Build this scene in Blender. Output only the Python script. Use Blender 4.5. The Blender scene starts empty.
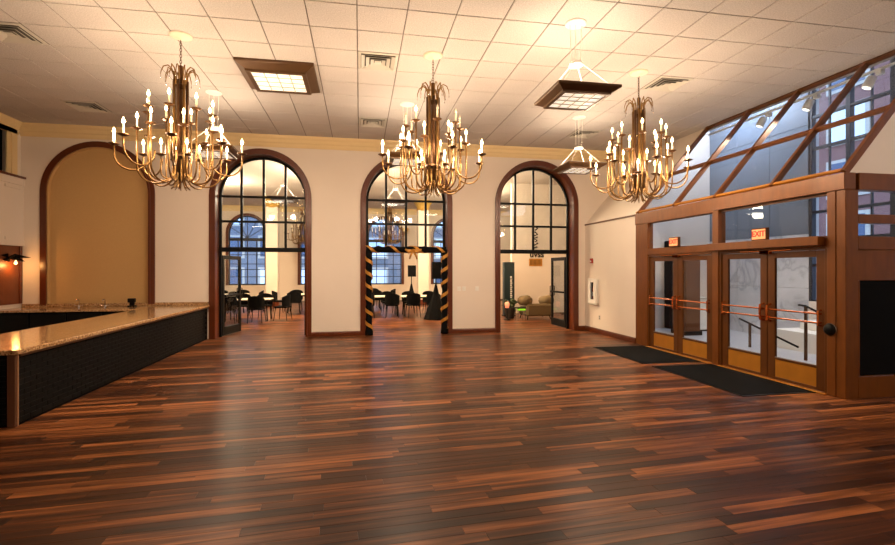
import bpy, math, random
from mathutils import Matrix, Vector
PI = math.pi
C = bpy.context.scene.collection
sc = bpy.context.scene
# ------------------------------------------------------------------ camera, world, exposure
F_PX = 477.0
YAW = math.atan(87.5 / F_PX)
EYE = 1.75
cam_d = bpy.data.cameras.new('camera')
cam_d.sensor_fit = 'HORIZONTAL'; cam_d.sensor_width = 36.0
cam_d.lens = 36.0 * F_PX / 895.0
cam_d.shift_y = -3.0 / 895.0
cam_d.clip_start = 0.05; cam_d.clip_end = 300
cam = bpy.data.objects.new('camera', cam_d); C.objects.link(cam)
cam.location = (0, 0, EYE); cam.rotation_euler = (PI / 2, 0, -YAW)
sc.camera = cam
sc.view_settings.view_transform = 'Standard'; sc.view_settings.look = 'None'
sc.view_settings.gamma = 1.0; sc.view_settings.use_curve_mapping = False
sc.view_settings.exposure = 0.16
w = bpy.data.worlds.new('overcast_sky'); sc.world = w; w.use_nodes = True
bg = w.node_tree.nodes['Background']
bg.inputs[0].default_value = (0.66, 0.79, 1.0, 1); bg.inputs[1].default_value = 4.2
CHAND_W = 40.0        # watts of each of the six lights in a chandelier
HALL_W = 800.0
TRACK_W = 45.0
LOBBY_W = 300.0
SCONCE_W = 10.0
PANEL_E = 0.5
PEND_W = 24.0
UP_W = 22.0

R = random.Random(7)
def lin(r, g, b):
    def f(v):
        v /= 255.0
        return v / 12.92 if v <= 0.04045 else ((v + 0.055) / 1.055) ** 2.4
    return (f(r), f(g), f(b), 1)
def project(X, Y, z):
    s, c = math.sin(YAW), math.cos(YAW)
    zc = X * s + Y * c
    if zc < 0.05: return None
    return (447.5 + F_PX * (X * c - Y * s) / zc, 269.5 - F_PX * (z - EYE) / zc, zc)

# ------------------------------------------------------------------ materials
def new_mat(name):
    m = bpy.data.materials.new(name); m.use_nodes = True
    nt = m.node_tree
    return m, nt, nt.nodes['Principled BSDF']
def N(nt, t, **k):
    n = nt.nodes.new(t)
    for a, v in k.items(): setattr(n, a, v)
    return n
def mat(name, rgb, rough=0.6, metal=0.0, var=0.08, scale=6.0, spec=None, bump=0.0, emit=None, estr=0.0, stretch=None):
    m, nt, p = new_mat(name)
    tc = N(nt, 'ShaderNodeNewGeometry'); no = N(nt, 'ShaderNodeTexNoise')
    no.inputs['Scale'].default_value = scale; no.inputs['Detail'].default_value = 4
    src = tc.outputs['Position']
    if stretch:
        mp = N(nt, 'ShaderNodeMapping'); mp.inputs['Scale'].default_value = stretch
        nt.links.new(src, mp.inputs[0]); src = mp.outputs[0]
    nt.links.new(src, no.inputs['Vector'])
    mx = N(nt, 'ShaderNodeMix', data_type='RGBA')
    a = lin(*rgb)
    mx.inputs[6].default_value = tuple(min(1, v * (1 - var)) for v in a[:3]) + (1,)
    mx.inputs[7].default_value = tuple(min(1, v * (1 + var)) for v in a[:3]) + (1,)
    nt.links.new(no.outputs['Fac'], mx.inputs[0]); nt.links.new(mx.outputs[2], p.inputs['Base Color'])
    p.inputs['Roughness'].default_value = rough; p.inputs['Metallic'].default_value = metal
    if spec is not None: p.inputs['Specular IOR Level'].default_value = spec
    if emit:
        p.inputs['Emission Color'].default_value = lin(*emit); p.inputs['Emission Strength'].default_value = estr
    if bump:
        b = N(nt, 'ShaderNodeBump'); b.inputs['Strength'].default_value = bump; b.inputs['Distance'].default_value = 0.01
        nt.links.new(no.outputs['Fac'], b.inputs['Height']); nt.links.new(b.outputs[0], p.inputs['Normal'])
    return m
def glass_mat(name, tint=(235, 240, 245), refl=0.05):
    m = bpy.data.materials.new(name); m.use_nodes = True; nt = m.node_tree
    nt.nodes.clear()
    o = N(nt, 'ShaderNodeOutputMaterial'); mx = N(nt, 'ShaderNodeMixShader')
    t = N(nt, 'ShaderNodeBsdfTransparent'); g = N(nt, 'ShaderNodeBsdfGlossy')
    t.inputs[0].default_value = lin(*tint); g.inputs['Roughness'].default_value = 0.02
    lw = N(nt, 'ShaderNodeLayerWeight'); lw.inputs[0].default_value = 0.5      # facing is the same on both faces of a pane
    pw = N(nt, 'ShaderNodeMath', operation='POWER'); pw.inputs[1].default_value = 5.0
    fr = N(nt, 'ShaderNodeMath', operation='MULTIPLY_ADD'); fr.inputs[1].default_value = 0.7; fr.inputs[2].default_value = refl * 0.5
    nt.links.new(lw.outputs['Facing'], pw.inputs[0]); nt.links.new(pw.outputs[0], fr.inputs[0])
    nt.links.new(fr.outputs[0], mx.inputs[0]); nt.links.new(t.outputs[0], mx.inputs[1]); nt.links.new(g.outputs[0], mx.inputs[2])
    nt.links.new(mx.outputs[0], o.inputs[0])
    return m
def ramp(nt, pts):
    r = N(nt, 'ShaderNodeValToRGB')
    e = r.color_ramp.elements
    e[0].position, e[0].color = pts[0][0], pts[0][1]
    e[1].position, e[1].color = pts[-1][0], pts[-1][1]
    for q in pts[1:-1]:
        n = e.new(q[0]); n.color = q[1]
    return r
PLANK_ROT = math.radians(3.5)
def plank_mat():
    m, nt, p = new_mat('walnut_floor')
    geo = N(nt, 'ShaderNodeNewGeometry'); oi = N(nt, 'ShaderNodeObjectInfo')
    ad = N(nt, 'ShaderNodeMath', operation='ADD'); fr = N(nt, 'ShaderNodeMath', operation='FRACT')
    nt.links.new(geo.outputs['Random Per Island'], ad.inputs[0]); nt.links.new(oi.outputs['Random'], ad.inputs[1])
    nt.links.new(ad.outputs[0], fr.inputs[0])
    mp = N(nt, 'ShaderNodeMapping'); mp.inputs['Rotation'].default_value = (0, 0, -PLANK_ROT)
    nt.links.new(geo.outputs['Position'], mp.inputs[0])
    mp2 = N(nt, 'ShaderNodeMapping'); mp2.inputs['Scale'].default_value = (0.9, 17, 1)
    off = N(nt, 'ShaderNodeCombineXYZ'); mul = N(nt, 'ShaderNodeMath', operation='MULTIPLY'); mul.inputs[1].default_value = 37.0
    nt.links.new(fr.outputs[0], mul.inputs[0]); nt.links.new(mul.outputs[0], off.inputs[0]); nt.links.new(mul.outputs[0], off.inputs[2])
    nt.links.new(mp.outputs[0], mp2.inputs[0])
    va = N(nt, 'ShaderNodeVectorMath', operation='ADD')
    nt.links.new(mp2.outputs[0], va.inputs[0]); nt.links.new(off.outputs[0], va.inputs[1])
    n1 = N(nt, 'ShaderNodeTexNoise'); n1.inputs['Scale'].default_value = 1.0; n1.inputs['Detail'].default_value = 3; n1.inputs['Distortion'].default_value = 0.3
    nt.links.new(va.outputs[0], n1.inputs['Vector'])
    sc2 = N(nt, 'ShaderNodeVectorMath', operation='MULTIPLY'); sc2.inputs[1].default_value = (4, 6, 1)
    nt.links.new(va.outputs[0], sc2.inputs[0])
    n2 = N(nt, 'ShaderNodeTexNoise'); n2.inputs['Scale'].default_value = 1.5; n2.inputs['Detail'].default_value = 5
    nt.links.new(sc2.outputs[0], n2.inputs['Vector'])
    # tone = plank tone + streak + grain
    a = N(nt, 'ShaderNodeMath', operation='MULTIPLY_ADD'); a.inputs[1].default_value = 0.50; a.inputs[2].default_value = -0.36
    nt.links.new(fr.outputs[0], a.inputs[0])
    b = N(nt, 'ShaderNodeMath', operation='MULTIPLY_ADD'); b.inputs[1].default_value = 1.0
    nt.links.new(n1.outputs['Fac'], b.inputs[0]); nt.links.new(a.outputs[0], b.inputs[2])
    c = N(nt, 'ShaderNodeMath', operation='MULTIPLY_ADD'); c.inputs[1].default_value = 0.22
    nt.links.new(n2.outputs['Fac'], c.inputs[0]); nt.links.new(b.outputs[0], c.inputs[2])
    rp = ramp(nt, [(0.18, lin(40, 21, 12)), (0.45, lin(69, 37, 19)), (0.62, lin(101, 57, 29)), (0.85, lin(160, 98, 55))])
    nt.links.new(c.outputs[0], rp.inputs[0]); nt.links.new(rp.outputs[0], p.inputs['Base Color'])
    rr = N(nt, 'ShaderNodeMath', operation='MULTIPLY_ADD'); rr.inputs[1].default_value = 0.12; rr.inputs[2].default_value = 0.26; p.inputs['Specular IOR Level'].default_value = 0.14
    nt.links.new(n2.outputs['Fac'], rr.inputs[0]); nt.links.new(rr.outputs[0], p.inputs['Roughness'])
    bp = N(nt, 'ShaderNodeBump'); bp.inputs['Strength'].default_value = 0.08; bp.inputs['Distance'].default_value = 0.004
    nt.links.new(n2.outputs['Fac'], bp.inputs['Height']); nt.links.new(bp.outputs[0], p.inputs['Normal'])
    return m
def granite_mat():
    m, nt, p = new_mat('tan_granite')
    geo = N(nt, 'ShaderNodeNewGeometry')
    v = N(nt, 'ShaderNodeTexVoronoi'); v.inputs['Scale'].default_value = 70
    n = N(nt, 'ShaderNodeTexNoise'); n.inputs['Scale'].default_value = 28; n.inputs['Detail'].default_value = 6
    nt.links.new(geo.outputs['Position'], v.inputs['Vector']); nt.links.new(geo.outputs['Position'], n.inputs['Vector'])
    mx = N(nt, 'ShaderNodeMix', data_type='FLOAT'); mx.inputs[0].default_value = 0.45
    sp = N(nt, 'ShaderNodeSeparateColor'); nt.links.new(v.outputs['Color'], sp.inputs[0])
    nt.links.new(n.outputs['Fac'], mx.inputs[2]); nt.links.new(sp.outputs[0], mx.inputs[3])
    rp = ramp(nt, [(0.2, lin(60, 40, 26)), (0.4, lin(150, 112, 72)), (0.6, lin(188, 148, 104)), (0.85, lin(214, 184, 142))])
    nt.links.new(mx.outputs[0], rp.inputs[0]); nt.links.new(rp.outputs[0], p.inputs['Base Color'])
    p.inputs['Roughness'].default_value = 0.13
    return m
def marble_mat():
    m, nt, p = new_mat('grey_marble')
    geo = N(nt, 'ShaderNodeNewGeometry')
    n = N(nt, 'ShaderNodeTexNoise'); n.inputs['Scale'].default_value = 0.9; n.inputs['Detail'].default_value = 9; n.inputs['Distortion'].default_value = 0.7
    nt.links.new(geo.outputs['Position'], n.inputs['Vector'])
    rp = ramp(nt, [(0.30, lin(212, 212, 214)), (0.47, lin(196, 198, 202)), (0.50, lin(172, 174, 180)), (0.53, lin(198, 200, 204)), (0.7, lin(216, 216, 218))])
    nt.links.new(n.outputs['Fac'], rp.inputs[0]); nt.links.new(rp.outputs[0], p.inputs['Base Color'])
    p.inputs['Roughness'].default_value = 0.25
    return m
def tile_mat():
    m, nt, p = new_mat('acoustic_tile')
    geo = N(nt, 'ShaderNodeNewGeometry')
    n = N(nt, 'ShaderNodeTexNoise'); n.inputs['Scale'].default_value = 60; n.inputs['Detail'].default_value = 6
    n2 = N(nt, 'ShaderNodeTexNoise'); n2.inputs['Scale'].default_value = 0.8
    nt.links.new(geo.outputs['Position'], n.inputs['Vector']); nt.links.new(geo.outputs['Position'], n2.inputs['Vector'])
    ad = N(nt, 'ShaderNodeMath', operation='MULTIPLY_ADD'); ad.inputs[1].default_value = 0.3
    nt.links.new(n2.outputs['Fac'], ad.inputs[0]); nt.links.new(n.outputs['Fac'], ad.inputs[2])
    rp = ramp(nt, [(0.4, lin(166, 158, 153)), (0.85, lin(206, 198, 192))])
    nt.links.new(ad.outputs[0], rp.inputs[0]); nt.links.new(rp.outputs[0], p.inputs['Base Color'])
    p.inputs['Roughness'].default_value = 0.95
    b = N(nt, 'ShaderNodeBump'); b.inputs['Strength'].default_value = 0.25; b.inputs['Distance'].default_value = 0.004
    nt.links.new(n.outputs['Fac'], b.inputs['Height']); nt.links.new(b.outputs[0], p.inputs['Normal'])
    return m
def emit_mat(name, rgb, strength):
    m, nt, p = new_mat(name)
    p.inputs['Base Color'].default_value = lin(*rgb)
    p.inputs['Emission Color'].default_value = lin(*rgb); p.inputs['Emission Strength'].default_value = strength
    return m
M = dict(
    floor=plank_mat(), granite=granite_mat(), marble=marble_mat(), tile=tile_mat(),
    wall=mat('cream_wall_paint', (226, 213, 199), 0.8, var=0.03, scale=1.5),
    grid=mat('ceiling_grid_metal', (112, 102, 92), 0.7),
    crown=mat('yellow_cream_crown', (226, 200, 150), 0.6, var=0.04),
    mahogany=mat('dark_mahogany', (90, 39, 13), 0.3, var=0.3, scale=5, stretch=(6, 6, 1)),
    alcove=mat('tan_alcove_fabric', (196, 158, 104), 0.9, var=0.06, scale=40),
    black=mat('black_metal', (9, 9, 9), 0.45, spec=0.15, var=0.2),
    blackmat=mat('black_matte', (6, 6, 7), 0.9, spec=0.15, var=0.2),
    bartile=mat('black_bar_tile', (9, 8, 8), 0.55, var=0.35, scale=9, spec=0.08),
    grout=mat('dark_grout', (5, 5, 5), 0.95, spec=0.1),
    postwood=mat('light_bar_wood', (176, 130, 92), 0.5, var=0.12, stretch=(5, 5, 1)),
    barpost=mat('brown_bar_post', (96, 62, 42), 0.5, var=0.12, spec=0.2, stretch=(5, 5, 1)),
    bronze=mat('bronze_brown_frame', (112, 62, 13), 0.34, metal=0.15, var=0.36, scale=3, stretch=(4, 4, 1)),
    bronzedark=mat('dark_bronze_frame', (90, 49, 9), 0.38, metal=0.1, spec=0.35, var=0.35, scale=3),
    brass=mat('brass_kick_plate', (196, 132, 44), 0.35, metal=0.5, var=0.15),
    copper=mat('polished_copper', (214, 120, 60), 0.22, metal=0.9, var=0.08),
    gold=mat('aged_brass_tube', (132, 98, 52), 0.34, metal=0.8, var=0.2),
    golddark=mat('dark_brass_tube', (92, 62, 36), 0.35, metal=0.7, var=0.2),
    candle=mat('glowing_ivory_sleeve', (240, 226, 196), 0.5, emit=(255, 200, 130), estr=0.25),  # faint emission on the sleeve stands in for light from its bulb
    bulb=emit_mat('lit_flame_bulb', (255, 214, 150), 22.0),
    bulb_off=mat('clear_bulb', (220, 205, 180), 0.15, var=0.05),
    fixture=mat('bronze_light_frame', (84, 58, 32), 0.4, metal=0.3, var=0.2),
    panel=emit_mat('lit_diffuser', (255, 248, 232), PANEL_E),
    wire=mat('white_wire', (245, 240, 228), 0.4),
    white=mat('white_enamel', (232, 228, 220), 0.4, var=0.03),
    canopy=mat('cream_ceiling_rose', (228, 214, 188), 0.6, var=0.03),
    vent=mat('grey_vent_metal', (190, 184, 172), 0.5, var=0.08),
    ventdark=mat('dark_vent_throat', (84, 78, 70), 0.8),
    rubber=mat('black_ribbed_mat', (8, 9, 10), 0.95, spec=0.1, var=0.3, scale=120, bump=0.5),
    glass=glass_mat('clear_glass'), glasscool=glass_mat('cool_glass', (244, 248, 252)),
    exitface=emit_mat('exit_sign_face', (255, 168, 112), 0.5),
    exitred=emit_mat('exit_letter_red', (190, 40, 16), 0.6),
    red=mat('red_plastic', (170, 34, 22), 0.4),
    steel=mat('chrome_steel', (210, 210, 212), 0.15, metal=0.95, var=0.03),
    wood=mat('reddish_wood_panel', (110, 56, 28), 0.45, var=0.2, stretch=(6, 6, 1)),
    goldfoil=mat('gold_ribbon', (188, 132, 52), 0.4, metal=0.3, var=0.15),
    tabletop=mat('white_tabletop', (228, 216, 194), 0.5, var=0.03),
    olive=mat('olive_upholstery', (100, 82, 52), 0.85, var=0.1, scale=30),
    teal=mat('dark_teal_panel', (16, 40, 44), 0.35, var=0.2),
    lime=emit_mat('lime_glow', (130, 210, 40), 0.6),
    pink=emit_mat('pink_lantern_glow', (255, 150, 110), 0.7),
    leaf=mat('dark_leaf', (46, 62, 30), 0.6, var=0.3, scale=20),
    terracotta=mat('dark_planter', (44, 34, 28), 0.7),
    goldcap=mat('gilded_capital', (206, 166, 84), 0.4, metal=0.3, var=0.15, scale=20),
    greypanel=mat('grey_blue_wall_panel', (104, 114, 126), 0.5, var=0.04, scale=1.0),
    lobbyfloor=mat('pale_lobby_stone', (176, 178, 184), 0.3, var=0.08, scale=2),
    greywall=mat('grey_vestibule_wall', (168, 166, 164), 0.7, var=0.04),
    gable=mat('gable_plaster', (228, 220, 212), 0.8, var=0.03),
    winframe=mat('dark_window_frame', (28, 32, 40), 0.5),
    stone=mat('pale_building_stone', (178, 176, 170), 0.9, var=0.12),
    bluestone=mat('blue_grey_building', (108, 117, 132), 0.9, var=0.15),
    brick=mat('red_building_brick', (116, 84, 84), 0.9, var=0.2, scale=10),
    extglass=mat('building_glass', (70, 92, 124), 0.15),
    extlit=emit_mat('lit_building_window', (190, 214, 245), 0.6),
    concrete=mat('grey_street', (120, 120, 122), 0.9),
)

# ------------------------------------------------------------------ mesh builder
class B:
    def __init__(s): s.v = []; s.f = []
    def add(s, vs, fs):
        o = len(s.v); s.v += [tuple(v) for v in vs]; s.f += [tuple(i + o for i in f) for f in fs]; return s
    def box(s, x0, x1, y0, y1, z0, z1, mtx=None):
        vs = [Vector((x, y, z)) for z in (z0, z1) for x, y in ((x0, y0), (x1, y0), (x1, y1), (x0, y1))]
        if mtx: vs = [mtx @ v for v in vs]
        return s.add(vs, [(3, 2, 1, 0), (4, 5, 6, 7), (0, 1, 5, 4), (1, 2, 6, 5), (2, 3, 7, 6), (3, 0, 4, 7)])
    def bevbox(s, x0, x1, y0, y1, z0, z1, b, mtx=None):
        # box with every edge chamfered by b
        vs = []; idx = {}
        for i, (x, sx) in enumerate(((x0, 1), (x1, -1))):
            for j, (y, sy) in enumerate(((y0, 1), (y1, -1))):
                for k, (z, sz) in enumerate(((z0, 1), (z1, -1))):
                    for a, p in enumerate(((x, y + sy * b, z + sz * b), (x + sx * b, y, z + sz * b), (x + sx * b, y + sy * b, z))):
                        idx[(i, j, k, a)] = len(vs); vs.append(Vector(p))
        fs = []
        for i in (0, 1):
            fs.append([idx[(i, 0, 0, 0)], idx[(i, 1, 0, 0)], idx[(i, 1, 1, 0)], idx[(i, 0, 1, 0)]])
            fs.append([idx[(0, i, 0, 1)], idx[(1, i, 0, 1)], idx[(1, i, 1, 1)], idx[(0, i, 1, 1)]])
            fs.append([idx[(0, 0, i, 2)], idx[(1, 0, i, 2)], idx[(1, 1, i, 2)], idx[(0, 1, i, 2)]])
            for j in (0, 1):
                fs.append([idx[(0, i, j, 1)], idx[(1, i, j, 1)], idx[(1, i, j, 2)], idx[(0, i, j, 2)]])
                fs.append([idx[(i, 0, j, 0)], idx[(i, 1, j, 0)], idx[(i, 1, j, 2)], idx[(i, 0, j, 2)]])
                fs.append([idx[(i, j, 0, 0)], idx[(i, j, 1, 0)], idx[(i, j, 1, 1)], idx[(i, j, 0, 1)]])
                for k in (0, 1):
                    fs.append([idx[(i, j, k, 0)], idx[(i, j, k, 1)], idx[(i, j, k, 2)]])
        ctr = Vector(((x0 + x1) / 2, (y0 + y1) / 2, (z0 + z1) / 2))
        out = []
        for f in fs:
            a, b_, c = vs[f[0]], vs[f[1]], vs[f[2]]
            n = (b_ - a).cross(c - a)
            out.append(tuple(f) if n.dot(a - ctr) > 0 else tuple(reversed(f)))
        if mtx: vs = [mtx @ v for v in vs]
        return s.add(vs, out)
    def bar(s, a, b, w, d, up=(0, 0, 1)):
        a, b = Vector(a), Vector(b); t = (b - a).normalized(); u = Vector(up)
        r = t.cross(u)
        if r.length < 1e-4: r = t.cross(Vector((1, 0, 0)))
        r.normalize(); u = r.cross(t).normalized()
        vs = []
        for p in (a, b):
            for x, y in ((-1, -1), (1, -1), (1, 1), (-1, 1)): vs.append(p + r * (x * w / 2) + u * (y * d / 2))
        return s.add(vs, [(0, 1, 2, 3), (7, 6, 5, 4), (1, 0, 4, 5), (2, 1, 5, 6), (3, 2, 6, 7), (0, 3, 7, 4)])
    def tube(s, pts, r, n=6, cap=True):
        pts = [Vector(p) for p in pts]; rs = r if isinstance(r, (list, tuple)) else [r] * len(pts)
        vs = []; pu = None
        for i, p in enumerate(pts):
            t = (pts[min(i + 1, len(pts) - 1)] - pts[max(i - 1, 0)]).normalized()
            if pu is None:
                pu = t.cross(Vector((0, 0, 1)) if abs(t.z) < 0.9 else Vector((1, 0, 0))).normalized()
            pu = (pu - t * pu.dot(t)).normalized(); pv = t.cross(pu)
            for k in range(n):
                a = 2 * PI * k / n; vs.append(p + (pu * math.cos(a) + pv * math.sin(a)) * rs[i])
        fs = []
        for i in range(len(pts) - 1):
            for k in range(n):
                fs.append((i * n + k, i * n + (k + 1) % n, (i + 1) * n + (k + 1) % n, (i + 1) * n + k))
        if cap:
            fs.append(tuple(reversed(range(n)))); fs.append(tuple(range((len(pts) - 1) * n, len(pts) * n)))
        return s.add(vs, fs)
    def lathe(s, prof, n=12, c=(0, 0, 0), cap=True):
        vs = []; c = Vector(c)
        for r, z in prof:
            for k in range(n):
                a = 2 * PI * k / n; vs.append(c + Vector((r * math.cos(a), r * math.sin(a), z)))
        fs = []
        up = prof[-1][1] >= prof[0][1]
        for i in range(len(prof) - 1):
            for k in range(n):
                q = (i * n + k, i * n + (k + 1) % n, (i + 1) * n + (k + 1) % n, (i + 1) * n + k)
                fs.append(q if up else tuple(reversed(q)))
        if cap:
            b, t = tuple(reversed(range(n))), tuple(range((len(prof) - 1) * n, len(prof) * n))
            fs += [b, t] if up else [tuple(reversed(b)), tuple(reversed(t))]
        return s.add(vs, fs)
    def prism(s, poly, axis, a, b):
        # poly: 2D points, extruded along axis from a to b
        def P3(p, t): return {'x': (t, p[0], p[1]), 'y': (p[0], t, p[1]), 'z': (p[0], p[1], t)}[axis]
        n = len(poly)
        vs = [P3(p, a) for p in poly] + [P3(p, b) for p in poly]
        fs = [tuple(reversed(range(n))), tuple(range(n, 2 * n))] + [(i, (i + 1) % n, (i + 1) % n + n, i + n) for i in range(n)]
        return s.add(vs, fs)
    def sweep(s, prof, path, closed=False):
        # prof: list of offset functions evaluated per path point (list of lists of points)
        m = len(prof[0])
        vs = [p for ring in prof for p in ring]; fs = []
        k = len(prof)
        for i in range(k if closed else k - 1):
            j = (i + 1) % k
            for q in range(m):
                fs.append((i * m + q, i * m + (q + 1) % m, j * m + (q + 1) % m, j * m + q))
        if not closed: fs += [tuple(reversed(range(m))), tuple(range((k - 1) * m, k * m))]
        return s.add(vs, fs)
    def build(s, name, m, parent=None, smooth=False, world=False):
        me = bpy.data.meshes.new(name)
        off = Vector((0, 0, 0))
        if parent is not None and world: off = Vector(parent.location)
        me.from_pydata([tuple(Vector(v) - off) for v in s.v], [], s.f)
        me.materials.append(M[m] if isinstance(m, str) else m)
        if smooth:
            me.polygons.foreach_set('use_smooth', [True] * len(me.polygons))
        fix_normals(me)
        o = bpy.data.objects.new(name, me); C.objects.link(o)
        if parent is not None: o.parent = parent
        return o
import bmesh
def fix_normals(me):
    bm = bmesh.new(); bm.from_mesh(me)
    bmesh.ops.recalc_face_normals(bm, faces=bm.faces); bm.to_mesh(me); bm.free()
def bulk(name, me, parent, loc, rz=0.0):
    o = bpy.data.objects.new(name, me); C.objects.link(o); o.parent = parent
    o.location = loc; o.rotation_euler = (0, 0, rz)
    return o
def tag(o, label, cat, group=None, kind=None):
    o['label'] = label; o['category'] = cat
    if group: o['group'] = group
    if kind: o['kind'] = kind
    return o
def empty(name, loc, label, cat, group=None, kind=None, rz=0.0):
    o = bpy.data.objects.new(name, None); C.objects.link(o)
    o.location = loc; o.rotation_euler = (0, 0, rz); o.empty_display_size = 0.1
    return tag(o, label, cat, group, kind)
def dup(root, loc, label, rz=None, group=None):
    r = root.copy(); C.objects.link(r); r.location = loc
    if rz is not None: r.rotation_euler = (0, 0, rz)
    r['label'] = label
    if group: r['group'] = group
    for ch in list(root.children):
        c = ch.copy(); C.objects.link(c); c.parent = r
        for g in list(ch.children):
            d = g.copy(); C.objects.link(d); d.parent = c
    return r
def point_light(name, loc, watts, rgb, radius=0.03, parent=None):
    l = bpy.data.lights.new(name, 'POINT'); l.energy = watts; l.color = lin(*rgb)[:3]; l.shadow_soft_size = radius
    o = bpy.data.objects.new(name, l); C.objects.link(o); o.location = loc
    if parent is not None: o.parent = parent
    return o

# ------------------------------------------------------------------ the room's measures
H = 5.20; W = 12.90; WT = 0.38; XL = -7.88; XS = 6.43; XG = 8.29; XO = 10.5
HV = 6.7; YF = -3.0; YH = 27.4; EAVE = 3.06; YC = 5.34; YP = 10.31
PITCH = 3.725; AC = [-6.225, -2.49, 1.255, 4.965]; AO = 1.245; AI = 1.115; ZSP = 3.605
NA = 28
def arch_pts(cx, a, zs, z0, n=NA):
    return [(cx - a, z0)] + [(cx - a * math.cos(PI * i / n), zs + a * math.sin(PI * i / n)) for i in range(n + 1)] + [(cx + a, z0)]
def arch_band(b, cx, ao, ai, zs, z0, y0, y1, n=NA):
    po, pi = arch_pts(cx, ao, zs, z0, n), arch_pts(cx, ai, zs, z0, n)
    rings = [[(o[0], y0, o[1]), (o[0], y1, o[1]), (i[0], y1, i[1]), (i[0], y0, i[1])] for o, i in zip(po, pi)]
    return b.sweep(rings, None)
def arched_wall(b, x0, x1, z1, y0, y1, holes):
    # holes: (cx, half width, spring z, bottom z); solid wall with arched holes
    xs = x0
    for cx, a, zs, zb in holes:
        b.box(xs, cx - a, y0, y1, 0, z1)
        pts = arch_pts(cx, a, zs, zb)[1:-1]
        for p, q in zip(pts, pts[1:]):
            b.add([(p[0], y0, p[1]), (q[0], y0, q[1]), (q[0], y0, z1), (p[0], y0, z1), (p[0], y1, p[1]), (q[0], y1, q[1]), (q[0], y1, z1), (p[0], y1, z1)],
                  [(0, 1, 2, 3), (7, 6, 5, 4), (1, 0, 4, 5), (3, 2, 6, 7)])
        if zb > 0: b.box(cx - a, cx + a, y0, y1, 0, zb)
        xs = cx + a
    b.box(xs, x1, y0, y1, 0, z1)
    return b

# ------------------------------------------------------------------ floor with planks
fl = B().box(-12, 12, YF, 30, -0.12, -0.012).build('floor', 'grout')
tag(fl, 'dark walnut plank floor running from the bar into the dining hall', 'floor', kind='structure')
PW, PL = 0.108, 1.3
ca, sa = math.cos(PLANK_ROT), math.sin(PLANK_ROT)
def rot(u, v): return (u * ca - v * sa, u * sa + v * ca)
plank_list = []
row = 0; v = -4.2
while v < 30:
    u = -13.5 - R.random() * PL
    while u < 13.5:
        X, Y = rot(u + PL / 2, v + PW / 2)
        if -8.6 < X < 11.0 and YF + 0.2 < Y < YH and not (X > 8.0 and Y > 13): plank_list.append((X, Y, u, v))
        u += PL
    v += PW
def in_view(X, Y, z, pad=40):
    p = project(X, Y, z)
    return p is not None and -pad < p[0] < 895 + pad and -pad < p[1] < 545 + pad
def hidden_by_bar(X, Y): return X < -3.75 and Y < W
vis = sorted([q for q in plank_list if in_view(q[0], q[1], 0) and not hidden_by_bar(q[0], q[1]) and q[0] < XS + 0.8], key=lambda q: project(q[0], q[1], 0)[2])[:300]
near = set((q[2], q[3]) for q in vis)
pm = B().bevbox(-PL / 2 + 0.0006, PL / 2 - 0.0006, -PW / 2 + 0.0006, PW / 2 - 0.0006, -0.012, 0, 0.0012).build('plank', 'floor', fl)
pm.location = (vis[0][0], vis[0][1], 0); pm.rotation_euler = (0, 0, PLANK_ROT)
for q in vis[1:]: bulk('plank', pm.data, fl, (q[0], q[1], 0), PLANK_ROT)
rest = B()
for X, Y, u, v in plank_list:
    if (u, v) in near: continue
    rest.bevbox(-PL / 2 + 0.0006, PL / 2 - 0.0006, -PW / 2 + 0.0006, PW / 2 - 0.0006, -0.012, 0, 0.0012,
                Matrix.Translation((X, Y, 0)) @ Matrix.Rotation(PLANK_ROT, 4, 'Z'))
o = rest.build('far_planks', 'floor', fl); o['kind'] = 'stuff'

# ------------------------------------------------------------------ ceiling with tiles
T = 0.664; TX0 = -0.04; TY0 = 0.356
cl = B().box(XL - 0.3, XG + 0.14, YF, W, H + 0.012, H + 0.2).build('ceiling', 'grid')
tag(cl, 'pale acoustic tile ceiling laid in a square grid above the room', 'ceiling', kind='structure')
def tile_c(i, j): return (TX0 + (i + 0.5) * T, TY0 + (j + 0.5) * T)
VENTS = [(0, 11), (0, 16), (-9, 16), (8, 11), (8, 16), (-8, 11), (12, 7)]
tiles = []
for i in range(-12, 16):
    for j in range(-6, 19):
        x, y = tile_c(i, j)
        if (i, j) in VENTS or x < XL or x > XG + 0.1 or y < YF + 0.4 or y > W: continue
        tiles.append((x, y))
tv = sorted([t for t in tiles if in_view(t[0], t[1], H, 60) and t[0] < XG + .4], key=lambda t: project(t[0], t[1], H)[2])[:300]
g = 0.008
def tile_geo(b, x, y): return b.bevbox(x - T / 2 + g, x + T / 2 - g, y - T / 2 + g, y + T / 2 - g, H, H + 0.014, 0.004)
t0 = tile_geo(B(), 0, 0).build('ceiling_tile', 'tile', cl); t0.location = (tv[0][0], tv[0][1], 0)
for t in tv[1:]: bulk('ceiling_tile', t0.data, cl, (t[0], t[1], 0))
rest = B(); tvs = set(tv)
for t in tiles:
    if t not in tvs: tile_geo(rest, *t)
o = rest.build('distant_ceiling_tiles', 'tile', cl); o['kind'] = 'stuff'
# hall ceiling
tag(B().box(-11, 11, W + WT, YH + 0.2, H, H + 0.2).build('ceiling', 'wall'), 'plain pale ceiling over the dining hall beyond the arches', 'ceiling', kind='structure')

# ------------------------------------------------------------------ walls
holes = [(AC[0], AI, ZSP, 0.0)] + [(c, AI, ZSP, 0.0) for c in AC[1:]]
b = arched_wall(B(), XL - 0.2, XS + 0.2, H + .012, W, W + WT, holes).box(XS + 0.2, XO + 0.3, W, W + WT, 0, HV)
tag(b.build('wall_back', 'wall'), 'cream back wall pierced by three tall arches and one blind arch', 'wall', kind='structure')
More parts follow.
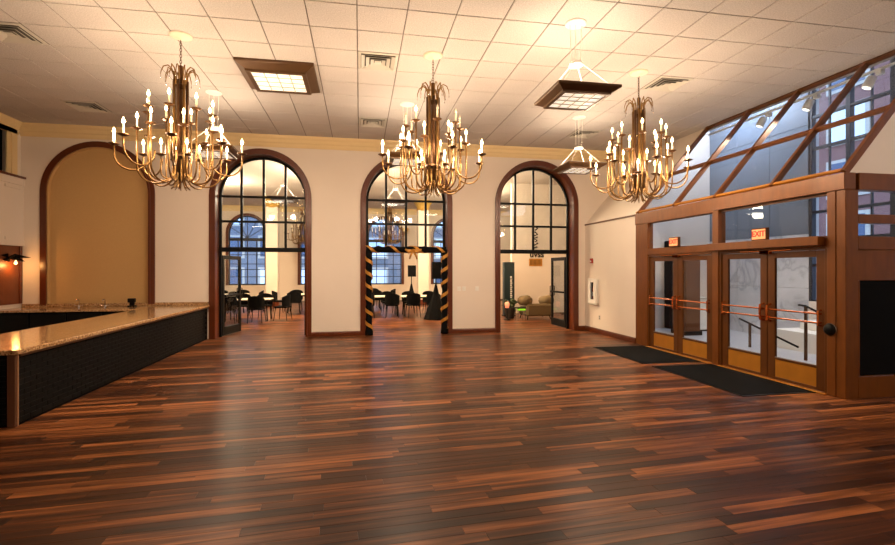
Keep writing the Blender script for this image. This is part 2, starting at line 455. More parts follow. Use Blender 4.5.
# left wall with an upper opening by the corner
b = B().box(XL - 0.25, XL, YF, W, 0, 2.3).box(XL - 0.25, XL, YF, 10.4, 2.3, H).box(XL - 0.25, XL, 12.62, W, 2.3, H).box(XL - 0.25, XL, 10.4, 12.62, 4.95, H).box(XL - 0.25, XL, 10.4, 12.62, 2.3, 3.9)
tag(b.build('wall_left', 'wall'), 'left side wall with a cream balcony front above wood panelling', 'wall', kind='structure')
wl = empty('window_1', (XL, 11.5, 3.9), 'dark upper window in a cream frame above the balcony front', 'window', kind='structure')
B().box(XL - 0.03, XL + 0.03, 12.56, 12.74, 3.95, 5.0).box(XL - 0.03, XL + 0.03, 10.4, 12.74, 4.9, 5.05).box(XL - .02, XL + .015, 12.44, 12.56, 3.95, 4.9).build('window_frame', 'crown', wl, world=True)
B().box(XL - 0.24, XL - 0.2, 10.4, 12.62, 3.9, 4.95).build('pane', 'black', wl, world=True)
bal = empty('trim_1', (XL, 11.5, 2.3), 'cream panelled balcony front capped by a dark red sill', 'trim', kind='structure')
B().box(XL, XL + 0.05, 9.5, W, 2.3, 3.88).build('balcony_board', 'wall', bal, world=True)
bb = B()
for z0, z1 in ((2.3, 2.42), (3.72, 3.88)): bb.box(XL + 0.05, XL + 0.075, 9.5, W, z0, z1)
bb.box(XL + 0.05, XL + 0.065, 12.3, W - .02, 2.42, 2.5).box(XL + 0.05, XL + 0.065, 12.3, W - .02, 3.62, 3.68)
bb.build('moulding', 'wall', bal, world=True)
B().bevbox(XL - 0.02, XL + 0.12, 9.5, W, 3.88, 3.93, 0.008).build('sill', 'mahogany', bal, world=True)
wp = empty('trim_2', (XL, 11.5, 0), 'reddish wood panelling under the balcony front beside the corner', 'trim', kind='structure')
B().box(XL, XL + 0.025, 9.5, 12.8, 0.95, 2.3).build('panel_board', 'wood', wp, world=True)
B().bevbox(XL, XL + 0.05, 12.8, 12.88, 0.95, 2.3, 0.006).build('edge_strip', 'mahogany', wp, world=True)
for k in range(9):
    B().lathe([(0.004, 0), (0.012, 0.0), (0.009, 0.008), (0.001, 0.011)], 8).build('stud', 'copper', wp).matrix_local = Matrix.Translation((0.05, 12.82 - 11.5, 1.05 + k * 0.14)) @ Matrix.Rotation(PI / 2, 4, 'Y')
# wall behind the camera and near right wall
tag(B().box(XL - 0.2, XO, YF - 0.2, YF, 0, H).build('wall_front', 'wall'), 'plain cream wall closing the room behind the viewer', 'wall', kind='structure')
# low wall on the right between the back corner and the storefront
b = B().box(XS, XS + 0.12, YP, W, 0, EAVE - 0.04)
tag(b.build('wall_right', 'wall'), 'low cream wall right of the third arch under the sloped soffit', 'wall', kind='structure')
tag(B().bevbox(XS - 0.02, XS + 0.13, YP, W, EAVE - 0.04, EAVE, 0.006).build('trim_3', 'bronzedark'), 'thin dark capping rail along the low cream wall', 'trim', kind='structure')
sl = Vector((XG - XS, 0, H - EAVE)).normalized(); sn = Vector((-sl.z, 0, sl.x))
b = B()
p0, p1 = Vector((XS, 0, EAVE)), Vector((XG, 0, H))
b.add([(p0.x, YP, p0.z), (p0.x, W, p0.z), (p1.x, W, p1.z), (p1.x, YP, p1.z), (p0.x + .1, YP, p0.z), (p0.x + .1, W, p0.z), (p1.x + .1, W, p1.z), (p1.x + .1, YP, p1.z)],
      [(0, 1, 2, 3), (7, 6, 5, 4), (0, 3, 7, 4), (2, 1, 5, 6), (1, 0, 4, 5), (3, 2, 6, 7)])
tag(b.build('wall_soffit', 'wall'), 'sloped cream plaster soffit rising from the low wall to the ceiling', 'wall', kind='structure')

# crown moulding
def extrude_profile_x(b, prof, x0, x1): return b.prism(prof, 'x', x0, x1)
prof = [(W, H - 0.30), (W - 0.025, H - 0.30), (W - 0.03, H - 0.25), (W - 0.03, H - 0.20), (W - 0.05, H - 0.17), (W - 0.06, H - 0.10), (W - 0.10, H - 0.05), (W - 0.11, H), (W, H)]
tag(extrude_profile_x(B(), prof, XL, XG - 0.25).build('trim_4', 'crown'), 'yellow cream crown moulding along the top of the back wall', 'trim', kind='structure')
prof = [(XL, H - 0.30), (XL + 0.03, H - 0.30), (XL + 0.03, H - 0.20), (XL + 0.06, H - 0.10), (XL + 0.11, H), (XL, H)]
tag(B().prism(prof, 'y', YF, W - .11).build('trim_5', 'crown'), 'cream crown moulding on the left wall over the upper window', 'trim', kind='structure')
# baseboards
segs = [(AC[1] + AO, AC[2] - AO, 'dark baseboard on the pier between first and middle door arches'), (AC[2] + AO, AC[3] - AO, 'dark baseboard on the pier with the light switches')]
for x0, x1, lb in segs:
    tag(B().prism([(W, 0), (W - 0.025, 0), (W - 0.025, 0.09), (W - 0.012, 0.12), (W, 0.12)], 'x', x0, x1).build('baseboard_back', 'mahogany'), lb, 'baseboard', kind='structure')
tag(B().prism([(W, 0), (W - 0.025, 0), (W - 0.025, 0.09), (W - 0.012, 0.12), (W, 0.12)], 'x', AC[3] + AO, XS).build('baseboard_back', 'mahogany'), 'short dark baseboard in the corner right of the third arch', 'baseboard', kind='structure')
tag(B().prism([(XS, 0), (XS - 0.025, 0), (XS - 0.025, 0.10), (XS - 0.012, 0.13), (XS, 0.13)], 'y', YP, W - .03).build('baseboard_right', 'mahogany'), 'dark baseboard along the low wall with the extinguisher cabinet', 'baseboard', kind='structure')

# ------------------------------------------------------------------ arches
def casing(parent, cx, z0=0.0):
    arch_band(B(), cx, AO, AI - 0.0, ZSP, z0, W - 0.035, W).build('casing', 'mahogany', parent, world=True)
    arch_band(B(), cx, AI + 0.035, AI - 0.012, ZSP, z0, W - 0.055, W - 0.035).build('casing_bead', 'mahogany', parent, world=True)
al = empty('trim_6', (AC[0], W, 0.9), 'tall blind arch with tan panel and mahogany casing above the back counter', 'arch', kind='structure')
casing(al, AC[0], 0.9)
pts = arch_pts(AC[0], AI, ZSP, 0.0)
B().prism([(x, z) for x, z in pts], 'y', W + 0.09, W + 0.2).build('alcove_panel', 'alcove', al, world=True)
arch_band(B(), AC[0], AI, AI - 0.02, ZSP, 0.0, W, W + 0.09).build('alcove_lining', 'alcove', al, world=True)

YG = W + 0.33
def leaf(parent, hinge, ang, sign):
    # door leaf local: x from 0 (hinge) to width, rotated by ang about z
    wd, ht = 1.04, 2.12
    m = Matrix.Translation((hinge[0], hinge[1], 0)) @ Matrix.Rotation(ang, 4, 'Z')
    b = B(); t = 0.022
    for a in ((0, 0.10, 0.02, ht), (wd - 0.10, wd, 0.02, ht)): b.bevbox(a[0], a[1], -t, t, a[2], a[3], 0.004, m)
    b.bevbox(0.10, wd - 0.10, -t, t, 0.02, 0.24, 0.004, m); b.bevbox(0.10, wd - 0.10, -t, t, ht - 0.10, ht, 0.004, m)
    L = b.build('door_leaf', 'black', parent, world=True)
    g_ = B().box(0.10, wd - 0.10, -0.004, 0.004, 0.24, ht - 0.10, m)
    o = g_.build('pane', 'glass', None); o.data.transform(Matrix.Translation(-Vector(parent.location))); o.parent = L
    h_ = B()
    for sy in (-1, 1):
        y = sy * 0.07
        h_.tube([m @ Vector((wd - 0.05, sy * t, 0.92)), m @ Vector((wd - 0.05, y, 0.94)), m @ Vector((wd - 0.05, y, 1.22)), m @ Vector((wd - 0.05, sy * t, 1.24))], 0.013, 6)
        h_.bar(m @ Vector((0.08, sy * 0.05, 1.06)), m @ Vector((wd - 0.05, sy * 0.05, 1.06)), 0.03, 0.045)
    o = h_.build('handle', 'black', None); o.data.transform(Matrix.Translation(-Vector(parent.location))); o.parent = L
    return L
LBL = ['first door arch beside the bar with black fanlight and open glass leaf', 'middle door arch wrapped in a black and gold garland', 'third door arch leading to the lounge with olive armchair']
for n in range(3):
    cx = AC[n + 1]
    d = empty('door_%d' % (n + 1), (cx, W, 0), LBL[n], 'doorway', kind='structure')
    casing(d, cx)
    arch_band(B(), cx, AI, AI - 0.02, ZSP, 0, W - 0.03, W + WT + 0.01).build('jamb_lining', 'mahogany', d, world=True)
    ai = AI - 0.02
    arch_band(B(), cx, ai, ai - 0.06, ZSP, 0, YG - 0.03, YG + 0.03).build('door_frame', 'black', d, world=True)
    ZT = 2.27
    B().bevbox(cx - ai, cx + ai, YG - 0.04, YG + 0.04, ZT - 0.06, ZT + 0.055, 0.006).build('transom_bar', 'black', d, world=True)
    xs = [cx - 0.55, cx, cx + 0.55]
    zt = [ZSP + math.sqrt(max(0, ai ** 2 - (x - cx) ** 2)) - 0.03 for x in xs]
    for x, z1 in zip(xs, zt): B().bevbox(x - 0.031, x + 0.031, YG - 0.025, YG + 0.025, ZT + 0.05, z1, 0.004).build('mullion', 'black', d, world=True)
    for z in (3.0, 3.65): B().bevbox(cx - ai + 0.02, cx + ai - 0.02, YG - 0.022, YG + 0.022, z - 0.029, z + 0.029, 0.004).build('muntin', 'black', d, world=True)
    ex = [cx - ai + 0.05, cx - 0.55, cx, cx + 0.55, cx + ai - 0.05]
    ez = [ZT + 0.05, 3.0, 3.65]
    for i in range(4):
        for j in range(2): B().box(ex[i], ex[i + 1], YG - 0.004, YG + 0.004, ez[j], ez[j + 1]).build('pane', 'glass', d, world=True)
        pl = [(ex[i], 3.65), (ex[i + 1], 3.65)]
        top = []
        for k in range(7):
            x = ex[i + 1] + (ex[i] - ex[i + 1]) * k / 6
            z = ZSP + math.sqrt(max(0.0, (ai - 0.05) ** 2 - (x - cx) ** 2)); top.append((x, max(z, 3.66)))
        B().prism(pl + top, 'y', YG - 0.004, YG + 0.004).build('pane', 'glass', d, world=True)
    if n == 0: leaf(d, (cx - ai + 0.05, YG + 0.05), math.radians(78), 1)
    if n == 2: leaf(d, (cx + ai - 0.05, YG + 0.05), math.radians(91), -1)
    if n == 1:
        leaf(d, (cx - ai + 0.03, YG + 0.05), math.radians(100), 1)

# ------------------------------------------------------------------ entrance storefront on the right
ef = empty('entrance_frame', (XS, YC, 0), 'bronze storefront frame of posts, beams and transoms around the entrance doors', 'storefront', kind='structure')
def fbox(name, m, *a, bev=0.006, parent=None):
    return B().bevbox(*a, bev).build(name, m, parent or ef, world=True)
fbox('eave_beam', 'bronze', XS - 0.03, XS + 0.16, YC, 7.77, 2.83, EAVE)
fbox('eave_beam', 'bronze', XS - 0.015, XS + 0.16, 7.77, YP + 0.02, 2.80, EAVE)
fbox('post', 'bronze', XS - 0.01, XS + 0.14, 9.84, YP, 0, 2.80)
fbox('post', 'bronze', XS - 0.02, XS + 0.14, 7.65, 7.80, 0, 2.83)
fbox('post', 'bronze', XS - 0.015, XS + 0.14, 5.475, 5.60, 0, 2.83)
fbox('corner_post', 'bronze', XS - 0.01, XS + 0.2, YC, 5.47, 0, 2.83)
# transom bars and panes
fbox('transom_bar', 'bronze', XS - 0.01, XS + 0.12, 7.80, 9.84, 2.08, 2.22)
fbox('transom_bar', 'bronze', XS - 0.01, XS + 0.12, 5.60, 7.65, 2.06, 2.20)
fbox('door_header', 'bronze', XS - 0.13, XS - 0.01, 5.63, 7.8, 2.09, 2.22)
for y0, y1 in ((7.80, 9.84), (5.60, 7.65)):
    B().box(XS + 0.05, XS + 0.06, y0, y1, 2.2, 2.83).build('pane', 'glasscool', ef, world=True)
    B().box(XS + 0.03, XS + 0.08, y0, y1, 2.2, 2.225).box(XS + 0.03, XS + 0.08, y0, y1, 2.79, 2.83).build('glazing_bead', 'bronzedark', ef, world=True)
# end wall towards the viewer
Y0 = YC
XE = XO
fbox('end_beam', 'bronze', XS + 0.2, XE, Y0 - 0.01, Y0 + 0.14, 2.83, EAVE)
fbox('bottom_rail', 'bronze', XS + 0.2, XE, Y0, Y0 + 0.12, 0, 0.3)
fbox('infill_panel', 'blackmat', XS + 0.225, XE, Y0 + 0.05, Y0 + 0.10, 0.3, 1.61)
fbox('infill_panel', 'bronze', XS + 0.2, XE, Y0 + 0.02, Y0 + 0.10, 1.6, 2.02)
fbox('rail', 'bronze', XS + 0.2, XE, Y0, Y0 + 0.12, 2.02, 2.2)
fbox('rail', 'bronze', XS + 0.2, XE, Y0, Y0 + 0.12, 2.38, 2.5)
fbox('stile', 'bronze', XS + 0.2, XS + 0.225, Y0, Y0 + 0.12, 0.3, 1.6)
B().box(XS + 0.2, XE, Y0 + 0.05, Y0 + 0.06, 2.2, 2.38).build('pane', 'glasscool', ef, world=True)
B().box(XS + 0.2, XE, Y0 + 0.05, Y0 + 0.06, 2.5, 2.83).build('pane', 'glasscool', ef, world=True)
# doors: two pairs
def entrance_doors(name, y_hi, y_lo, label):
    d = empty(name, (XS, (y_hi + y_lo) / 2, 0), label, 'doors', kind='structure')
    fbox('threshold', 'brass', XS - 0.05, XS + 0.12, y_lo, y_hi, 0, 0.014, bev=0.003, parent=d)
    jt = 0.05
    fbox('jamb', 'bronzedark', XS + 0.0, XS + 0.1, y_hi - jt, y_hi, 0.014, 2.06, parent=d)
    fbox('jamb', 'bronzedark', XS + 0.0, XS + 0.1, y_lo, y_lo + jt, 0.014, 2.06, parent=d)
    fbox('head_stop', 'bronzedark', XS + 0.0, XS + 0.1, y_lo + jt, y_hi - jt, 2.03, 2.08, parent=d)
    mid = (y_hi + y_lo) / 2
    for k, (a, c) in enumerate(((mid + 0.006, y_hi - jt - 0.005), (y_lo + jt + 0.005, mid - 0.006))):
        b = B(); st = 0.135
        xa, xb = XS + 0.02, XS + 0.065
        b.bevbox(xa, xb, a, a + st, 0.02, 2.025, 0.005); b.bevbox(xa, xb, c - st, c, 0.02, 2.025, 0.005)
        b.bevbox(xa, xb, a + st, c - st, 1.93, 2.025, 0.005); b.bevbox(xa, xb, a + st, c - st, 0.33, 0.37, 0.005); b.bevbox(xa, xb, a + st, c - st, 0.02, 0.06, 0.005)
        L = b.build('door_leaf', 'bronzedark', d, world=True)
        def sub(bb_, nm, m_):
            o = bb_.build(nm, m_, None); o.data.transform(Matrix.Translation(-Vector(d.location))); o.parent = L; return o
        sub(B().box(xa + 0.02, xa + 0.026, a + st, c - st, 0.37, 1.93), 'pane', 'glasscool')
        sub(B().bevbox(xa + 0.005, xb - 0.005, a + st, c - st, 0.06, 0.33, 0.004), 'kick_plate', 'brass')
        sub(B().bevbox(xa + 0.0, xa + 0.012, a + st - .004, c - st + .004, 0.355, 0.378, 0.003), 'glazing_bead', 'steel')
        # two push bars, an end bracket at the hinge side and a loop pull at the meeting stile
        hy, my = (c - 0.06, a + 0.06) if k == 0 else (a + 0.06, c - 0.06)
        for z in (0.99, 1.12):
            sub(B().tube([(xa, hy, z), (xa - 0.05, hy, z), (xa - 0.05, my, z), (xa, my, z)], 0.014, 8), 'push_bar', 'copper')
        sub(B().tube([(xa, my, 0.93), (xa - 0.075, my, 0.95), (xa - 0.08, my, 1.05), (xa - 0.075, my, 1.18), (xa, my, 1.2)], 0.017, 8), 'pull_handle', 'copper')
        sub(B().tube([(xa, hy, 0.95), (xa - 0.055, hy, 0.96), (xa - 0.055, hy, 1.16), (xa, hy, 1.17)], 0.014, 8), 'bar_bracket', 'copper')
        sub(B().lathe([(0.022, 0), (0.022, 0.012), (0.012, 0.02)], 10), 'lock', 'copper').matrix_local = Matrix.Translation((xa - XS, my - d.location.y, 1.27)) @ Matrix.Rotation(-PI / 2, 4, 'Y')
        sub(B().bevbox(xa - 0.07, xa - 0.005, my - 0.03 if k else my - 0.16, my + 0.16 if k else my + 0.03, 2.0, 2.05, 0.005).bar((xa - 0.05, my, 2.04), (xa - 0.05, (hy + my) / 2, 2.05), 0.025, 0.012), 'closer_arm', 'copper')
    return d
entrance_doors('door_4', 9.84, 7.80, 'far pair of bronze glass entrance doors with copper push bars, next to low wall')
entrance_doors('door_5', 7.65, 5.60, 'near pair of bronze glass entrance doors under the projecting header')

# sloped glazing
gr = empty('glass_roof', (XS, YC, EAVE), 'sloped glazed roof of bronze rafters and panes over the entrance', 'glazing', kind='structure')
ys = [10.2, 8.92, 7.75, 6.52, YC + 0.03]
def slope_pt(t, y, off=0.0):
    p = p0.lerp(p1, t) + sn * off; return Vector((p.x, y, p.z))
for y in ys: B().bar(slope_pt(0, y, 0.0), slope_pt(1.0, y, 0.0), 0.055, 0.09, tuple(sn)).build('rafter', 'bronze', gr, world=True)
for t, wd in ((0.44, 0.05),):
    for ya, yb in zip(ys, ys[1:]): B().bar(slope_pt(t, ya - 0.028), slope_pt(t, yb + 0.028), wd, 0.07, tuple(sn)).build('purlin', 'bronze', gr, world=True)
B().bar(slope_pt(0.985, ys[0]), slope_pt(0.985, ys[-1] - .05), 0.09, 0.07, tuple(sn)).build('ridge_rail', 'bronzedark', gr, world=True)
B().bar(slope_pt(0.012, ys[0] + .1, .02), slope_pt(0.012, ys[-1], .02), 0.05, 0.03, tuple(sn)).build('eave_rail', 'brass', gr, world=True)
for ya, yb in zip(ys, ys[1:]):
    for ta, tb in ((0.02, 0.43), (0.45, 0.975)):
        q = [slope_pt(ta, ya - .025), slope_pt(ta, yb + .025), slope_pt(tb, yb + .025), slope_pt(tb, ya - .025)]
        vs = [p + sn * 0.004 for p in q] + [p - sn * 0.004 for p in q]
        B().add(vs, [(0, 1, 2, 3), (7, 6, 5, 4), (0, 4, 5, 1), (1, 5, 6, 2), (2, 6, 7, 3), (3, 7, 4, 0)]).build('pane', 'glasscool', gr, world=True)
b = B().prism([(XS + 0.05, EAVE), (XO, EAVE), (XO, H), (XG + 0.05, H)], 'y', YC - 0.02 + .04, YC + 0.12)
tag(b.build('wall_gable', 'gable'), 'pale plaster gable closing the end of the sloped glazing', 'wall', kind='structure')

# ------------------------------------------------------------------ vestibule behind the storefront
tag(B().box(XS + 0.14, XO, W - 0.02, W - 0.001, 0, EAVE - .05).box(XG + .15, XO, W - 0.02, W - 0.001, EAVE - .05, HV).build('wall_vestibule_back', 'wall'), 'cream lobby wall seen through the far entrance doors', 'wall', kind='structure')
vw = empty('wall_vestibule', (XO, 9, 0), 'grey marble lobby wall beyond the entrance doors', 'wall', kind='structure')
wy0, wy1 = 3.2, 9.62; wz0, wz1 = 1.0, 6.3
nwy = 0
b = B().box(XO + .03, XO + 0.3, YF, wy0, 0, HV).box(XO + .03, XO + 0.3, wy0, wy1, 0, wz0).box(XO + .03, XO + 0.3, wy0, wy1, wz1, HV).box(XO + .03, XO + 0.3, wy1, W, 0, HV)
b.build('backing', 'greywall', vw, world=True)
def slab(y0, y1, z0, z1, m='marble'): B().bevbox(XO, XO + 0.03, y0 + 0.004, y1 - 0.004, z0 + 0.004, z1 - 0.004, 0.003).build('marble_panel', m, vw, world=True)
for j, (z0, z1) in enumerate(((0, 1.3), (1.3, 2.6), (2.6, 3.9), (3.9, 5.2), (5.2, HV))):
    for k in range(3): slab(wy1 + k * (W - wy1) / 3, wy1 + (k + 1) * (W - wy1) / 3, z0, z1, 'marble' if z0 < 2.6 else 'greypanel')
for k in range(5): slab(wy1 - (k + 1) * 1.25, wy1 - k * 1.25, 0, 1.0, 'wall')
wv = empty('window_2', (XO, 6.3, wz0), 'tall dark framed street window beyond the sloped glazing', 'window', kind='structure')
nb = 7
for k in range(nb + 1):
    y = wy0 + (wy1 - wy0) * k / nb
    B().box(XO + 0.02, XO + 0.14, y - (0.07 if k % 2 else 0.05), y + (0.07 if k % 2 else 0.05), wz0, wz1).build('mullion', 'winframe', wv, world=True)
zz = [wz0, 1.85, 2.45, 3.1, 3.85, 4.6, 5.35, wz1]
for z in zz: B().box(XO + 0.03, XO + 0.13, wy0, wy1, z - 0.03, z + 0.03).build('muntin', 'winframe', wv, world=True)
for k in range(nb):
    y0, y1 = wy0 + (wy1 - wy0) * k / nb, wy0 + (wy1 - wy0) * (k + 1) / nb
    B().box(XO + 0.06, XO + 0.1, (y0 + y1) / 2 - 0.018, (y0 + y1) / 2 + 0.018, wz0, wz1).build('glazing_bar', 'winframe', wv, world=True)
    B().box(XO + 0.075, XO + 0.083, y0, y1, wz0, wz1).build('pane', 'glasscool', wv, world=True)
tag(B().box(XG + 0.0, XO + 0.3, YF, W, HV, HV + 0.15).build('ceiling', 'greywall'), 'grey lobby ceiling high above the sloped glazing', 'ceiling', kind='structure')
tag(B().box(XG + 0.06, XG + 0.14, YC + 0.12, W - .02, H + 0.2, HV).build('wall_fascia', 'greywall'), 'grey fascia wall above the top of the sloped glazing', 'wall', kind='structure')
tag(B().box(XG + 0.14, XO + .03, YC - 0.0, YC + 0.12, H, HV).build('wall_gable_upper', 'gable'), 'plain upper end wall of the lobby above the plaster gable', 'wall', kind='structure')
tag(B().box(XS + 0.18, XO, YC + 0.16, W - .02, 0.001, 0.008).build('floor', 'lobbyfloor'), 'pale grey stone lobby floor behind the entrance doors', 'floor', kind='structure')
# near-right daylight window wall (outside the frame, part of the same street wall)
# ------------------------------------------------------------------ bar
BX = -3.76; BY0 = 6.06; BZ = 0.86; BI = -4.9
bar = empty('bar_counter', (BX, BY0, 0), 'long bar faced in black tile with a tan granite top', 'bar counter')
B().box(BI + 0.1, BX - 0.012, BY0 + 0.012, W - 0.03, 0, BZ - 0.06).build('body', 'grout', bar, world=True)
ct = [(BX + 0.045, BY0 - 0.03), (BX + 0.045, W), (BI, W), (BI, BY0 - 0.03)]
B().bevbox(BI, BX + 0.045, BY0 - 0.035, W - 0.03, BZ - 0.055, BZ, 0.008).build('worktop', 'granite', bar, world=True)
B().bevbox(BX - 0.075, BX + 0.006, BY0 - 0.006, BY0 + 0.03, 0, BZ - 0.055, 0.006).build('corner_post', 'barpost', bar, world=True)
B().bevbox(BX - 0.006, BX + 0.012, BY0 + 0.03, BY0 + 0.048, 0, BZ - 0.055, 0.003).build('edge_strip', 'postwood', bar, world=True)
B().bevbox(BX - 0.02, BX + 0.02, BY0 + 0.055, W - 0.03, BZ - 0.085, BZ - 0.055, 0.004).build('apron', 'golddark', bar, world=True)
TH, TL = 0.0605, 0.205
tm = B().bevbox(-0.006, 0.006, -TL / 2 + 0.002, TL / 2 - 0.002, -TH / 2 + 0.002, TH / 2 - 0.002, 0.002).build('tile', 'bartile', bar)
tl = []
for r_ in range(12):
    y = BY0 + 0.055 + TL / 2 + (TL / 2 if r_ % 2 else 0)
    while y + TL / 2 < W - 0.05:
        tl.append((y, 0.03 + TH * (r_ + 0.5))); y += TL
tl.sort()
for k, (y, z) in enumerate(tl[:300]):
    loc = (BX - 0.006 - BX + (R.random() - .5) * 0.002, y - BY0, z)
    if k == 0: tm.location = loc
    else: bulk('tile', tm.data, bar, loc)
rs = B()
for y, z in tl[300:]: rs.bevbox(BX - 0.012, BX, y - TL / 2 + 0.002, y + TL / 2 - 0.002, z - TH / 2 + 0.002, z + TH / 2 - 0.002, 0.002)
for r_ in range(1, 12, 2): rs.bevbox(BX - 0.012, BX, BY0 + 0.055, BY0 + 0.055 + TL / 2 - 0.002, 0.03 + TH * r_ + 0.002, 0.03 + TH * (r_ + 1) - 0.002, 0.002)
o = rs.build('far_tiles', 'bartile', bar, world=True); o['kind'] = 'stuff'
rs = B()
for r_ in range(12):
    for k in range(4): rs.bevbox(BX - 0.08 - (k + 1) * TL, BX - 0.08 - k * TL - 0.004, BY0, BY0 + 0.012, 0.03 + TH * r_, 0.03 + TH * (r_ + 1) - 0.004, 0.002)
o = rs.build('end_tiles', 'bartile', bar, world=True); o['kind'] = 'stuff'
bc = empty('back_counter', (-6.4, W, 0), 'low black back counter with granite top and splash under the blind arch', 'counter')
BCY = 11.8
B().box(XL + 0.03, BI - 0.01, BCY + 0.06, W - 0.03, 0, BZ - 0.045).build('body', 'blackmat', bc, world=True)
B().bevbox(XL + 0.03, BI - 0.002, BCY, W - 0.03, BZ - 0.045, BZ, 0.006).build('worktop', 'granite', bc, world=True)
B().bevbox(XL + 0.03, AC[1] - AO - 0.01, W - 0.03, W - 0.004, BZ + 0.001, BZ + 0.075, 0.004).build('backsplash', 'granite', bc, world=True)
for k in range(4):
    B().bevbox(XL + 0.1 + k * 0.72, XL + 0.78 + k * 0.72, BCY + 0.04, BCY + 0.06, 0.1, BZ - 0.08, 0.004).build('cabinet_door', 'black', bc, world=True)

def faucet(x, y, label):
    f = empty('faucet', (x, y, BZ), label, 'faucet', 'bar faucets')
    B().lathe([(0.028, 0), (0.028, 0.012), (0.016, 0.02), (0.014, 0.05)], 10).build('base', 'steel', f)
    B().tube([(0, 0, 0.04), (0, 0, 0.15), (0, -0.03, 0.19), (0, -0.08, 0.19), (0, -0.11, 0.15)], 0.011, 8).build('spout', 'steel', f, smooth=True)
    for s_ in (-1, 1): B().tube([(s_ * 0.0, 0, 0.03), (s_ * 0.08, 0, 0.04), (s_ * 0.1, 0, 0.06)], [0.01, 0.01, 0.014], 8).build('tap_handle', 'steel', f)
faucet(-5.95, 12.6, 'chrome faucet on the back counter beside the black dispenser')
faucet(-6.5, 12.6, 'chrome faucet on the back counter further from the bar top')
ds = empty('card_reader', (-5.38, 12.62, BZ), 'small black box standing on the back counter by the bar', 'dispenser')
B().bevbox(-0.08, 0.08, -0.06, 0.06, 0, 0.03, 0.005).build('base', 'black', ds)
B().bevbox(-0.05, 0.05, -0.02, 0.03, 0.03, 0.12, 0.005).build('neck', 'black', ds)
B().bevbox(-0.075, 0.075, -0.07, 0.04, 0.1, 0.2, 0.012).build('head', 'black', ds)

# ------------------------------------------------------------------ ceiling things
V0 = None
def make_vent(x, y, label):
    v_ = empty('air_vent', (x, y, H), label, 'vent', 'square ceiling air vents')
    a = T / 2 - 0.012
    def ring(b, ro, ri, zo, zi, th=0.006):
        rings = []
        for sx, sy in ((-1, -1), (1, -1), (1, 1), (-1, 1)):
            rings.append([(sx * ro, sy * ro, zo), (sx * ro, sy * ro, zo - th), (sx * ri, sy * ri, zi - th), (sx * ri, sy * ri, zi)])
        return b.sweep(rings, None, closed=True)
    ring(B(), a, a - 0.045, 0.004, -0.004).build('flange', 'vent', v_)
    B().box(-a + .02, a - .02, -a + .02, a - .02, 0.006, 0.010).build('throat', 'ventdark', v_)
    for k, r_ in enumerate((a - 0.05, a - 0.125, a - 0.20)):
        ring(B(), r_, r_ - 0.055, -0.026, 0.002, 0.005).build('louver', 'vent', v_)
    B().bevbox(-0.055, 0.055, -0.055, 0.055, -0.022, -0.01, 0.004).build('core_plate', 'vent', v_)
    return v_
vlabels = {(0, 11): 'square grey air vent right of the flush brown ceiling light', (0, 16): 'square grey air vent near crown moulding left of the middle chandelier',
           (-9, 16): 'square grey air vent behind and left of the leftmost chandelier', (8, 11): 'square grey air vent beside the rightmost chandelier canopy',
           (8, 16): 'square grey air vent above the far pendant light by third arch', (-8, 11): 'square grey air vent cut off by the left picture edge', (12, 7): 'square grey air vent high over the entrance end'}
for ij in VENTS:
    if ij == (12, 7): 
        x, y = tile_c(*ij); tile_geo(B(), x, y).build('ceiling_tile', 'tile', cl); continue
    x, y = tile_c(*ij)
    if V0 is None: V0 = make_vent(x, y, vlabels[ij])
    else: dup(V0, (x, y, H), vlabels[ij])

def frame_fixture(root, zr, half, depth):
    inn = half * 0.66
    prof = [(half, zr), (half, zr - depth * 0.28), (half * 0.985, zr - depth * 0.34), (half * 0.78, zr - depth * 0.78), (half * 0.77, zr - depth), (inn, zr - depth), (inn, zr - depth * 0.8), (half * 0.7, zr)]
    rings = [[(sx * r_, sy * r_, z) for r_, z in prof] for sx, sy in ((-1, -1), (1, -1), (1, 1), (-1, 1))]
    B().sweep(rings, None, closed=True).build('frame', 'fixture', root)
    B().box(-inn, inn, -inn, inn, zr - depth * 0.88, zr - depth * 0.84).build('diffuser', 'panel', root)
    lb = B()
    for k in range(1, 4):
        q = -inn + 2 * inn * k / 4
        lb.box(q - 0.008, q + 0.008, -inn, inn, zr - depth * 0.95, zr - depth * 0.88)
        lb.box(-inn, inn, q - 0.008, q + 0.008, zr - depth * 0.95, zr - depth * 0.88)
    lb.build('louver_grid', 'vent', root)
    l = bpy.data.lights.new('diffuser_lamp', 'AREA'); l.shape = 'SQUARE'; l.size = inn * 1.9; l.energy = PEND_W * (half / 0.445) ** 2; l.color = lin(255, 232, 204)[:3]
    o = bpy.data.objects.new('diffuser_lamp', l); C.objects.link(o); o.parent = root; o.location = (0, 0, zr - depth * 1.05)
fl1 = empty('ceiling_light', (-1.39, 8.86, H), 'large square brown framed light fixed flush to the ceiling', 'ceiling light')
frame_fixture(fl1, 0.0, 0.63, 0.15)
